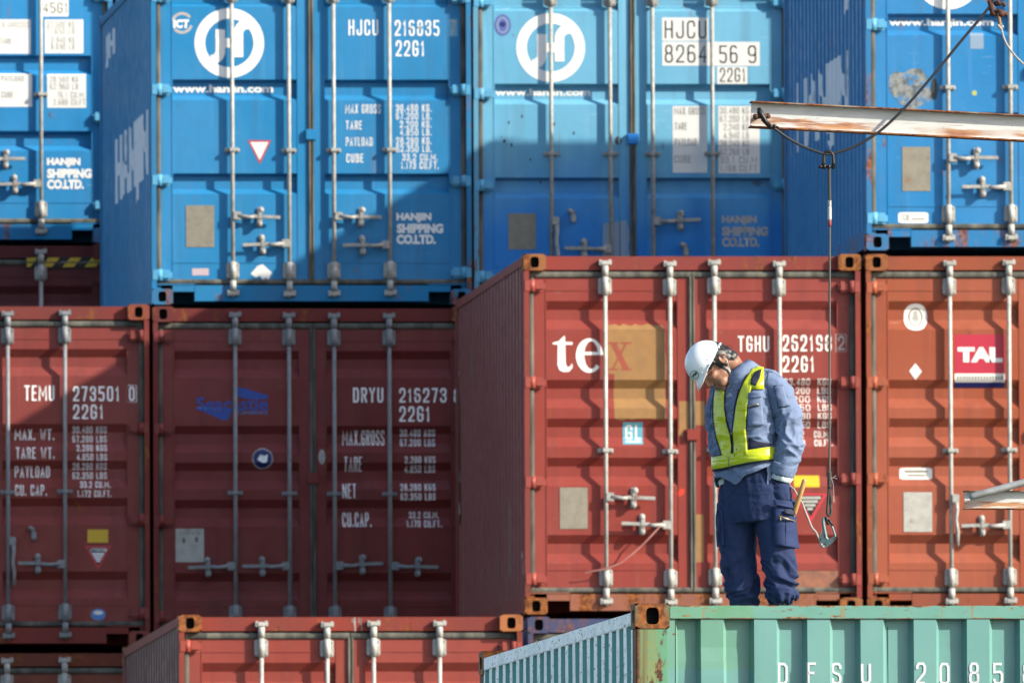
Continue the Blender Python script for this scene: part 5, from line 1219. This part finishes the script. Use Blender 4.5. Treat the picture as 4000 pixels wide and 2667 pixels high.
def hem(x):
    P = [(1640, 1092), (1655, 1092), (1676, 1102), (1688, 1112), (1699, 1106), (1712, 1090), (1740, 1082), (1770, 1068), (1800, 1060)]; xd = x * UM + 1735
    if xd <= P[0][0]: return P[0][1]
    for (xa, ya), (xb, yb) in zip(P, P[1:]):
        if xd <= xb: return ya + (yb - ya) * (xd - xa) / (xb - xa)
    return P[-1][1]
def near_arm(p):
    best = 9
    for A in (ARM_L, ARM_R):
        for a_, b_ in zip(A, A[1:]):
            a_, b_ = q(*a_), q(*b_); t_ = max(0, min(1, (p - a_).dot(b_ - a_) / (b_ - a_).length_squared)); best = min(best, (p - a_.lerp(b_, t_)).length)
    return best < (.088 if p.x > .06 else .070)
bm = bmesh.new(); bm.from_mesh(jm)                                        # slanting hem that hangs lowest in front on his right
bmesh.ops.delete(bm, geom=[v for v in bm.verts if v.co.z < .96 and (1485.5 - v.co.z * UM) > hem(v.co.x) and not near_arm(v.co)], context='VERTS')
bmesh.ops.delete(bm, geom=[v for v in bm.verts if len(v.link_faces) < 1], context='VERTS')
for _ in range(14):
    new = {}
    for v in bm.verts:
        nb = [e.other_vert(v).co for e in v.link_edges if e.is_boundary]
        if len(nb) >= 2: new[v] = v.co * .4 + sum(nb, Vector()) / len(nb) * .6
    for v, c_ in new.items(): v.co = c_
bm.to_mesh(jm); bm.free()
jo = wear('shirt', jm, JACK); jo.modifiers.new('s', 'SOLIDIFY').thickness = .004; JB = bvh(jm); TB = bvh(torso_me)
# collar: standing band folded over, open at the throat
m = MB(); na = 30; ax = (q(1690, 838) - q(1713, 872)).normalized(); c0 = q(1706, 856, .0); e1 = Vector((.83, -.1, .55)); e1 = (e1 - ax * e1.dot(ax)).normalized(); e2 = ax.cross(e1)
if e2.y > 0: e2 = -e2
rows = []
for k in range(na + 1):
    a = math.radians(-118 + 262 * k / na); fr = max(0, abs(a) - 1.2)
    dr = e1 * math.cos(a) + e2 * math.sin(a)
    rows.append([c0 + dr * .069, c0 + dr * .066 + ax * .040, c0 + dr * .073 + ax * .047, c0 + dr * (.090 + .006 * fr) + ax * .022, c0 + dr * (.101 + .012 * fr) + ax * (-.012 - .020 * fr)])
nv = 5; m.add([p for r_ in rows for p in r_], [(i * nv + t_, (i + 1) * nv + t_, (i + 1) * nv + t_ + 1, i * nv + t_ + 1) for i in range(na) for t_ in range(nv - 1)], True)
col = m.build('collar', JACK, PROOT); col.modifiers.new('s', 'SOLIDIFY').thickness = .005
m = MB(); m.tube([r_[4] for r_ in rows], .0022, 6); m.build('collar_edge', cloth('pale_collar_edge', srgb(104, 116, 138), .1), PROOT)
# ---- things laid on the clothes by casting rays from the front (or back)
def lay_grid(name, tree, L, R_, mat, off, nu=6, nv=18, back=False, thick=.003, parent=PROOT, bulge=0., smooth=2):
    """L and R_: left and right outline in measured units; a strip between them follows the cloth underneath"""
    def samp(P, t):
        P = [Vector(p) for p in P]; d = [0]
        for a_, b_ in zip(P, P[1:]): d.append(d[-1] + (b_ - a_).length)
        s_ = t * d[-1]
        for i in range(len(P) - 1):
            if s_ <= d[i + 1] + 1e-9: return P[i].lerp(P[i + 1], (s_ - d[i]) / max(1e-9, d[i + 1] - d[i]))
        return P[-1]
    G = []; last = None
    for jv in range(nv + 1):
        a_, b_ = samp(L, jv / nv), samp(R_, jv / nv); row = []
        for iu in range(nu + 1):
            p = a_.lerp(b_, iu / nu); x, z = (p.x - 1735) / UM, (1485.5 - p.y) / UM
            hit = tree.ray_cast(Vector((x, 1.0 if back else -1.0, z)), Vector((0, -1 if back else 1, 0)))
            if hit[0] is None:
                hit = tree.find_nearest(Vector((x, .05 if back else -.05, z)))
            y = hit[0].y; k = bulge * math.sin(math.pi * iu / nu) * (.3 + .7 * jv / nv)
            row.append([hit[0].x if False else x, y, z, hit[1], k])
        G.append(row)
    for _ in range(smooth):                                              # bridge the small folds below
        Y = [[g[1] for g in r_] for r_ in G]
        for jv in range(nv + 1):
            for iu in range(nu + 1):
                nb = [Y[a][c] for a, c in ((jv - 1, iu), (jv + 1, iu), (jv, iu - 1), (jv, iu + 1)) if 0 <= a <= nv and 0 <= c <= nu]
                av = sum(nb) / len(nb); G[jv][iu][1] = (min(Y[jv][iu], .5 * Y[jv][iu] + .5 * av) if not back else max(Y[jv][iu], .5 * Y[jv][iu] + .5 * av))
    sg = 1 if back else -1
    vs = [(g[0], g[1] + sg * (off + g[4]), g[2]) for r_ in G for g in r_]
    m = MB(); m.add(vs, [(a * (nu + 1) + c, a * (nu + 1) + c + 1, (a + 1) * (nu + 1) + c + 1, (a + 1) * (nu + 1) + c) for a in range(nv) for c in range(nu)], True)
    o = m.build(name, mat, parent)
    if thick: sd = o.modifiers.new('s', 'SOLIDIFY'); sd.thickness = thick; sd.offset = 0
    return o
def grow(L, R_, k): return [(x - k, y) for x, y in L], [(x + k, y) for x, y in R_]
vest = empty('vest', (0, 0, 0)); vest.parent = PROOT
S1 = ([(1646, 888), (1643, 905), (1641.5, 935), (1642.5, 963), (1648, 998), (1656, 1024), (1663, 1050)], [(1666, 892), (1665, 910), (1665, 935), (1669, 963), (1678, 998), (1681, 1024), (1678, 1048)])
S2 = ([(1730, 842), (1711, 873), (1700, 901), (1693, 928), (1688, 963), (1685, 989), (1687, 1022), (1687, 1046)], [(1752, 843), (1733, 873), (1724, 901), (1718, 928), (1715, 963), (1714, 989), (1717, 1018), (1718, 1042)])
for S_ in (S1, S2):
    L, R_ = grow(*S_, 3.2); lay_grid('vest_edging', JB, L, R_, EDGE, .0045, 6, 22, parent=vest)
    lay_grid('vest_strap', JB, S_[0], S_[1], HV, .0085, 6, 22, parent=vest)
lay_grid('vest_edging', JB, [(1737, 850), (1728, 866), (1726, 880)], [(1752, 844), (1747, 866), (1738, 884)], EDGE, .0125, 4, 8, parent=vest)
# dark mesh of the vest between strap and side, near the shoulder and above the belt
lay_grid('vest_mesh', JB, [(1722, 1000), (1721, 1030)], [(1736, 1012), (1784, 1018)], EDGE, .004, 8, 6, parent=vest)
lay_grid('vest_mesh', JB, [(1686, 990), (1692, 1040)], [(1691, 990), (1694, 1042)], EDGE, .005, 3, 8, parent=vest)
for S_ in (([(1670, 846), (1672, 900), (1676, 960), (1680, 1045)], [(1698, 846), (1702, 900), (1706, 960), (1710, 1045)]), ([(1735, 846), (1735, 900), (1733, 960), (1730, 1040)], [(1762, 846), (1763, 900), (1762, 960), (1760, 1040)])):
    lay_grid('vest_strap', JB, *S_, HV, .008, 5, 16, True, parent=vest)
# over the shoulders
def over(x0, x1, mat, off, name):
    m = MB(); vs = []; n = 14
    for k in range(n + 1):
        a = math.pi * k / n
        for x in (x0, (x0 + x1) / 2, x1):
            xx = (x - 1735) / UM; org = Vector((xx, -math.cos(a) * .5, 1.30 + math.sin(a) * .5)); tgt = Vector((xx, 0, 1.28)); hit = JB.ray_cast(org, (tgt - org).normalized())
            p = hit[0] if hit[0] else tgt; nn = (org - tgt).normalized(); vs.append(p + nn * off)
    m.add(vs, [(k * 3 + i, k * 3 + i + 1, k * 3 + i + 4, k * 3 + i + 3) for k in range(n) for i in range(2)], True)
    o = m.build(name, mat, vest); o.modifiers.new('s', 'SOLIDIFY').thickness = .003
over(1728, 1757, HV, .009, 'vest_strap')
# belt right round the body
def belt(z_lo, z_hi, off, mat, name, slope, th0=0, th1=360, n=64):
    m = MB(); vs = []; cx, cy = (1721 - 1735) / UM, 0.
    for k in range(n + 1):
        a = math.radians(th0 + (th1 - th0) * k / n); d = Vector((math.cos(a), math.sin(a), 0))
        for t_ in range(4):
            x_est = cx + d.x * .15; z = z_lo + (z_hi - z_lo) * t_ / 3 + slope * x_est
            hit = TB.ray_cast(Vector((cx, cy, z)) + d * .6, -d); p = hit[0] if hit[0] else Vector((cx, cy, z)) + d * .15
            wob = .003 * noise.noise(Vector((a * 3, t_ * .7, 1))) ; p = Vector((p.x, p.y, z)) + d * (off + .006 + wob); vs.append(p)
    m.add(vs, [(k * 4 + i, (k + 1) * 4 + i, (k + 1) * 4 + i + 1, k * 4 + i + 1) for k in range(n) for i in range(3)], True)
    o = m.build(name, mat, vest); o.modifiers.new('s', 'SOLIDIFY').thickness = .003; return o
belt(.918, .996, .010, EDGE, 'vest_edging', .18); belt(.928, .990, .016, HV, 'vest_belt', .18)
m = MB(); m.tube([q(1677, 1045, .160), q(1674, 1060, .162), q(1678, 1078, .160)], [.0022] * 3, 6); m.build('vest_zip', EDGE, vest)

# ---- trousers
t = MB()
loft(t, [(q(1726, 1070), .140, .108, LAT), (q(1729, 1095), .158, .120, LAT), (q(1734, 1125), .176, .128, LAT), (q(1738, 1160), .186, .132, LAT), (q(1741, 1192), .178, .128, LAT)])
t.tube([q(*p) for p in LEG_L[:6]] + [q(1800, 1368, .047), q(1801, 1375, .046)], [.104, .096, .085, .074, .070, .069, .060, .044], 20)
t.tube([q(*p) for p in LEG_R[:6]] + [q(1714, 1394, -.03), q(1715, 1408, -.033)], [.104, .097, .086, .076, .073, .067, .056, .045], 20)
for p in ARM_L[-1:], ARM_R[-1:]: t.ball(q(*p[0]) + Vector((0, 0, -.07)), .052, .05, .075)
def folds_t(p, n):
    z = p.z; kn = math.exp(-((z - .36) / .10) ** 2) + 1.15 * math.exp(-((z - .27) / .07) ** 2)
    side = 1 if p.x > .02 else -1
    w = Vector((p.x * 9 + side * z * 7, p.y * 7, z * 17 + side * p.x * 13)); w += Vector((noise.noise(p * 10), 0, noise.noise(p * 10 + Vector((7, 2, 1))))) * 1.2
    up = .0032 * ridge(Vector((p.x * 26 + z * 3, p.y * 20, z * 4)))
    gather = .009 * math.exp(-((z - (.245 if p.x > .02 else .19)) / .030) ** 2) * math.sin(math.atan2(p.y + (.047 if p.x > .02 else -.03), p.x - (.143 if p.x > .02 else -.045)) * 13)
    return .0050 * ridge(w) * .7 + kn * .0145 * ridge(w) + up + gather + noise.noise(Vector((p.x * 7, p.y * 7, z * 6))) * .006
tm = remesh(t, .0052, 3, folds_t); wear('trousers', tm, TROU); TT = bvh(tm)
PK = cloth('navy_pocket', srgb(36, 46, 77), .1)
pocket = lay_grid('cargo_pocket', TT, [(1777, 1160), (1777, 1200), (1778, 1240), (1780, 1250)], [(1829, 1166), (1830, 1200), (1833, 1236), (1837, 1256)], PK, .010, 8, 16, bulge=.018, thick=.005)
lay_grid('pocket_flap', TT, [(1776, 1146), (1780, 1158)], [(1829, 1150), (1829, 1166)], PK, .022, 8, 6, bulge=.012, thick=.004)
lay_grid('pocket_patch', TT, [(1802, 1168), (1801, 1177)], [(1828, 1171), (1828, 1181)], EDGE, .032, 4, 3, bulge=.010, thick=.002)
lay_grid('pocket_zip', TT, [(1789, 1181.5), (1789, 1184)], [(1828, 1193), (1828, 1195.5)], BRASS, .032, 10, 1, bulge=.016, thick=.002)
lay_grid('pocket_zip', TT, [(1792, 1184), (1791, 1194)], [(1794.5, 1184), (1794.5, 1195)], BRASS, .036, 2, 2, thick=.002, bulge=.012)
for L, R_ in (([(1788, 1178), (1788, 1250)], [(1789, 1178), (1789, 1250)]), ([(1806, 1192), (1804, 1252)], [(1807, 1192), (1805.5, 1252)])): lay_grid('pocket_seam', TT, L, R_, STITCH, .028, 1, 12, thick=.001, bulge=.01)
lay_grid('cargo_pocket', TT, [(1648, 1165), (1645, 1185), (1648, 1250)], [(1660, 1165), (1661, 1185), (1664, 1250)], PK, .006, 4, 8, bulge=.012, thick=.005)
lay_grid('fly_seam', TT, [(1724, 1108), (1727, 1150), (1736, 1178)], [(1725, 1108), (1728, 1150), (1737, 1178)], STITCH, .003, 1, 12, thick=.001)
lay_grid('pocket_opening', TT, [(1772, 1098), (1790, 1118)], [(1774, 1096), (1793, 1116)], STITCH, .004, 1, 6, thick=.001)
# ---- shirt pockets, placket, cuffs, gloves
lay_grid('chest_pocket', JB, [(1720, 902), (1719, 930), (1719, 978)], [(1753, 896), (1753, 930), (1757, 974)], JACK, .006, 6, 12, bulge=.006, thick=.004)
lay_grid('pocket_flap', JB, [(1721, 900), (1720, 914)], [(1754, 895), (1752, 910)], JACK, .012, 6, 4, bulge=.004, thick=.004)
lay_grid('pocket_zip', JB, [(1719, 931), (1719, 933.5)], [(1744, 925.5), (1744, 928.5)], BRASS, .014, 6, 1, thick=.001)
lay_grid('pocket_seam', JB, [(1719, 934), (1719, 936)], [(1746, 928.5), (1746, 931)], STITCH, .014, 6, 1, thick=.001)
lay_grid('sleeve_pocket', JB, [(1779, 885), (1783, 905), (1790, 934)], [(1800, 884), (1806, 905), (1815, 930)], JACK, .005, 6, 10, bulge=.005, thick=.003)
for L, R_ in (([(1778, 884), (1778, 886)], [(1801, 883), (1801, 885)]), ([(1790, 933), (1790, 935.5)], [(1815, 929), (1815, 932)]), ([(1778, 885), (1789, 934)], [(1779.2, 885), (1790.5, 934)])): lay_grid('pocket_seam', JB, L, R_, STITCH, .008, 6, 3, thick=.001)
lay_grid('placket_seam', JB, [(1698, 890), (1688, 930), (1681, 990), (1678, 1040)], [(1699, 890), (1689, 930), (1682, 990), (1679, 1040)], STITCH, .004, 1, 14, thick=.001)
SEAM = cloth('shirt_seam', srgb(52, 62, 84), .1)
for L in ([(1768, 846), (1764, 868), (1766, 900), (1772, 935), (1779, 962)], [(1757, 847), (1778, 852), (1796, 862)], [(1640, 905), (1634, 925), (1633, 950)], [(1722, 1042), (1750, 1036), (1778, 1022)]):
    lay_grid('shirt_seam', JB, L, [(x + 1.3, y + .9) for x, y in L], SEAM, .0032, 1, 14, thick=.0012)
for xd, yd in ((1694, 898), (1686, 944), (1682, 992)):
    x, z = (xd - 1735) / UM, (1485.5 - yd) / UM; hit = JB.ray_cast(Vector((x, -1, z)), Vector((0, 1, 0))); m = MB(); m.ball(hit[0] + Vector((0, -.004, 0)), .005, .0025, .005); m.build('button', BRASS, PROOT)
def ringband(c, d, r0, r1, hgt, mat, name, parent=PROOT, wob=.002):
    m = MB(); d = d.normalized(); e1 = d.orthogonal().normalized(); e2 = d.cross(e1); n = 26; vs = []
    for t_, (rr, hh) in enumerate(((r0, 0), (r0 + .003, hgt * .1), (r1 + .003, hgt * .9), (r1, hgt))):
        for k in range(n): a = 2 * math.pi * k / n; w = rr + wob * noise.noise(Vector((math.cos(a) * 2, math.sin(a) * 2, t_))) * 2; vs.append(c + e1 * math.cos(a) * w + e2 * math.sin(a) * w + d * hh)
    m.add(vs, [(i * n + k, i * n + (k + 1) % n, (i + 1) * n + (k + 1) % n, (i + 1) * n + k) for i in range(3) for k in range(n)], True)
    o = m.build(name, mat, parent); o.modifiers.new('s', 'SOLIDIFY').thickness = .004; return o
dl = q(1796, 1090, .11) - q(1805, 1060, .115); ringband(q(1803, 1062, .115), dl, .066, .060, .060, JACK, 'cuff')
ringband(q(1797.5, 1088, .110), dl, .055, .046, .030, GLOVE, 'glove', wob=.004)
dr_ = q(1673, 1096, -.05) - q(1669, 1070, -.07); ringband(q(1669, 1072, -.068), dr_, .054, .052, .052, JACK, 'cuff'); ringband(q(1673, 1096, -.05), dr_, .046, .042, .030, GLOVE, 'glove', wob=.004)
m = MB(); m.ball(q(1821, 1080, .155), .005, .003, .005); m.build('button', BRASS, PROOT)
m = MB(); loft(m, [(q(1706, 872, .0), .066, .062, LAT), (q(1703, 886, .02), .085, .075, LAT), (q(1705, 905, .02), .11, .085, LAT)], 24, False); m.build('undershirt', TEE, PROOT)
# ---- boots
for leg, zt in ((LEG_L, 1376), (LEG_R, 1390)):
    m = MB(); x, _, tt = leg[-1]; m.tube([q(leg[6][0], zt, leg[6][2]), q(leg[6][0], 1420, leg[6][2]), q(x, 1460, tt), Vector((q(x, 0, tt).x, q(x, 0, tt).y, .05))], [.046, .048, .050, .052], 18)
    d = Vector((-.45, -.88, 0)).normalized(); f0 = Vector((q(x, 0, tt).x, -tt, .042)); m.tube([f0 - d * .085, f0 - d * .06, f0, f0 + d * .09, f0 + d * .17, f0 + d * .205], [.024, .038, .042, .041, .034, .016], 14)
    bm_ = remesh(m, .006, 3, lambda p, n: .0015 * ridge(p * 40))
    for v in bm_.vertices: v.co.z = max(v.co.z, 0)
    wear('boot', bm_, BOOT)

# ---- hard hat, straps, hair, face
m = MB(); nf, nr = 48, 16; vs = []
def rim_u(c, s_): return .030 - .020 * abs(s_) ** 1.5
for jr in range(nr + 1):
    th = math.pi / 2 * jr / nr
    for i in range(nf):
        a = 2 * math.pi * i / nf; c, s_ = math.cos(a), math.sin(a); ru = rim_u(c, s_); k = math.sin(th) ** .92
        vs.append(h(.026 + .107 * c * k, .091 * s_ * k, ru + (.134 - ru) * math.cos(th) ** .95))
fs = [(jr * nf + i, (jr + 1) * nf + i, (jr + 1) * nf + (i + 1) % nf, jr * nf + (i + 1) % nf) for jr in range(nr) for i in range(nf)]
o0 = len(vs)
for t_ in (0, 1, 2):                                                     # lip all round, brim in front
    for i in range(nf):
        a = 2 * math.pi * i / nf; c, s_ = math.cos(a), math.sin(a); ru = rim_u(c, s_); w = max(0, (c - .30) / .70); w = w * w * (3 - 2 * w); e = .004 + .036 * w; g = (0.15, .6, 1.0)[t_]
        vs.append(h(.026 + (.107 + e * g) * c, (.091 + .004 * g + .004 * w * g) * s_, ru - (.004 + .024 * w) * g))
fs += [((o0 if t_ else nr * nf) + (t_ - 1 if t_ else 0) * nf + i, o0 + t_ * nf + i, o0 + t_ * nf + (i + 1) % nf, (o0 if t_ else nr * nf) + (t_ - 1 if t_ else 0) * nf + (i + 1) % nf) for t_ in range(3) for i in range(nf)]
m.add(vs, fs, True); hat = m.build('hard_hat', HELM, PROOT); sd = hat.modifiers.new('s', 'SOLIDIFY'); sd.thickness = .003; sd.offset = 1
HT = BVHTree.FromPolygons([v.co.copy() for v in hat.data.vertices], [tuple(p.vertices) for p in hat.data.polygons])
def z3(x, y): return ((2640 + x / 6.27) / 1.7007, (1290 + y / 6.27) / 1.7007)
def cast(tree, xd, yd, off):
    x, z = (xd - 1735) / UM, (1485.5 - yd) / UM; hit = tree.ray_cast(Vector((x, -1, z)), Vector((0, 1, 0)))
    p = hit[0] if hit[0] else tree.find_nearest(Vector((x, -.08, z)))[0]; return Vector((x, p.y - off, z)) if hit[0] else Vector((x, min(p.y, -.02) - off, z))
m = MB(); cx, cy = z3(485, 1045); ring = []
for k in range(33): a = 2 * math.pi * k / 32; ring.append(cast(HT, cx + 9.4 * math.cos(a), cy + 8.6 * math.sin(a), .0065))
m.tube(ring, .0013, 5, False); m.build('hat_emblem', K_MARK, hat)
bmx = text_bm('TCM', -6.8, 6.8, -3.0, 3.0, .09); ang = math.radians(42)
for v in bmx.verts: x, z = v.co.x, v.co.z; v.co = cast(HT, cx + x * math.cos(ang) + z * -math.sin(ang) * 1, cy - (x * math.sin(ang) + z * math.cos(ang)), .0075)
me = bpy.data.meshes.new('hat_emblem'); bmx.to_mesh(me); bmx.free(); me.materials.append(BLACKM); link('hat_emblem', me, hat)
for x, y, r_ in ((815, 680, .0035), (672, 885, .0024), (858, 875, .0024), (785, 998, .003), (676, 1000, .003), (930, 310, .003)):
    m = MB(); m.ball(cast(HT, *z3(x, y), .006), r_, .0015, r_); m.build('hat_rivet' if (x, y) in ((815, 680), (676, 1000), (930, 310)) else 'vent_hole', HELM if (x, y) in ((815, 680), (676, 1000), (930, 310)) else BLACKM, hat)
def ribbon(pts, w, mat, name, tree, off=.004, parent=PROOT):
    P = spline([cast(tree, *z3(x, y), off) for x, y in pts], 5); m = MB(); vs = []
    for i, p in enumerate(P):
        d = (P[min(i + 1, len(P) - 1)] - P[max(i - 1, 0)]).normalized(); s_ = d.cross(Vector((0, -1, 0))).normalized(); vs += [p + s_ * w / 2, p - s_ * w / 2]
    m.add(vs, [(2 * i, 2 * i + 2, 2 * i + 3, 2 * i + 1) for i in range(len(P) - 1)], True); o = m.build(name, mat, parent); o.modifiers.new('s', 'SOLIDIFY').thickness = .002; return o
ALL = bvh(headme)
ribbon([(900, 670), (960, 705), (1050, 745), (1130, 800), (1205, 860), (1260, 905)], .012, STRAP, 'chin_strap', ALL, .008)
ribbon([(1180, 845), (1250, 890), (1305, 930), (1340, 1000), (1365, 1075), (1395, 1150)], .010, STRAPD, 'chin_strap', ALL, .010)
ribbon([(1395, 1150), (1390, 1220), (1360, 1290), (1320, 1360)], .010, STRAPD, 'chin_strap', ALL, .010)
ribbon([(1020, 330), (1090, 420), (1170, 520), (1240, 620), (1290, 740), (1318, 860), (1330, 940)], .0055, STRAP, 'chin_strap', ALL, .012)
m = MB(); p = cast(ALL, *z3(1392, 1195), .014); m.box(p.x - .009, p.x + .009, p.y - .004, p.y + .004, p.z - .016, p.z + .016, .003); p = cast(ALL, *z3(1350, 960), .013); m.ball(p, .005, .003, .006); m.build('buckle', STRAP, PROOT)
m = MB(); p0, p1 = h(-.078, .02, .028), h(-.100, .02, .002)                     # size band behind the hat
for k in range(9):
    a = math.radians(-70 + 140 * k / 8); m.ball(h(-.012 - .074 * math.cos(a), .076 * math.sin(a), .016 - .004 * math.cos(a)), .008, .008, .010)
m.build('hat_band', STRAP, PROOT)
hm_ = MB()
hball(hm_, -.006, 0, .004, .086, .0765, .090, 28); hball(hm_, -.030, 0, -.040, .058, .062, .052, 24); hball(hm_, .030, 0, .020, .050, .0765, .045, 20); hball(hm_, -.046, 0, -.066, .043, .054, .038, 20); hball(hm_, -.040, 0, -.078, .034, .050, .030, 20); hball(hm_, -.058, 0, -.030, .034, .055, .045, 20)
for s_ in (1, -1): hball(hm_, .014, s_ * .066, -.022, .012, .009, .022, 14)
hair = remesh(hm_, .004, 2, lambda p, n: .003 * ridge(Vector((p.dot(HL) * 60, p.dot(HF) * 30, p.dot(HU) * 14))))
bm = bmesh.new(); bm.from_mesh(hair)
kill = [v for v in bm.verts if (lambda d: d.dot(HF) > .062 or (d.dot(HF) > .030 and d.dot(HU) < -.010))(v.co - HO)]
bmesh.ops.delete(bm, geom=kill, context='VERTS'); bm.to_mesh(hair); bm.free(); wear('hair', hair, HAIR)
rh = random.Random(5); m = MB()
for k in range(10):
    l_ = rh.uniform(-.05, .055); f_ = rh.uniform(-.085, -.055); p = h(f_, l_, rh.uniform(-.05, .01)); m.tube([p, p + (HF * -.012 + HU * -.010) + Vector((rh.uniform(-.004, .004), 0, rh.uniform(-.004, .004))), p + (HF * -.014 + HU * -.030)], [.0012, .001, .0004], 4)
m.build('hair_wisps', HAIR, PROOT)
def side_patch(name, pts, mat, off=.0012):
    """small patch laid on his left cheek side, given in the head frame (forward, up)"""
    vs = []
    for f_, u_ in pts:
        o_ = h(f_, .3, u_); hit = ALL.ray_cast(o_, -HL); vs.append((hit[0] if hit[0] else h(f_, .03, u_)) + HL * off)
    m = MB(); m.add(vs, [tuple(range(len(vs)))]); return m.build(name, mat, PROOT)
side_patch('eyebrow', [(.070, .016), (.088, .020), (.097, .016), (.097, .012), (.086, .014), (.070, .011)], HAIR)
side_patch('eye', [(.080, -.008), (.090, -.004), (.098, -.008), (.090, -.0105)], HAIR)
side_patch('lips', [(.092, -.0755), (.106, -.073), (.118, -.072), (.116, -.080), (.104, -.079)], LIP)
# ---- tool in the cargo pocket (a thing of its own)
WOOD = flat('worn_wood_handle', srgb(170, 128, 78), .45, .4, 40)
tl = empty('hammer', (0, 0, 0)); tag(tl, 'hammer with pale wooden handle standing in the worker\'s cargo pocket', 'hammer')
tl.location = PROOT.location; tl.rotation_euler = PROOT.rotation_euler
def z6(x, y, t_): return q((3050 + x / 3.92) / 1.7007, (1800 + y / 3.92) / 1.7007, t_)
m = MB(); a, b_ = z6(368, 292, .150), z6(214, 770, .105); d = (b_ - a).normalized(); m.tube([a - d * .010, a - d * .006, a, a.lerp(b_, .3), b_, b_ + d * .10 + Vector((-.02, .04, 0))], [.005, .010, .0125, .0128, .0132, .012], 14); m.build('handle', WOOD, tl)
m = MB(); e = b_ + d * .10 + Vector((-.03, .06, 0)); m.box(e.x - .042, e.x + .042, e.y - .014, e.y + .014, e.z - .014, e.z + .014, .004); m.build('hammer_head', BLACKS, tl)
m = MB(); m.ball(a + Vector((.001, -.0105, -.002)), .0024, .001, .0024); m.build('hang_hole', BLACKM, tl)
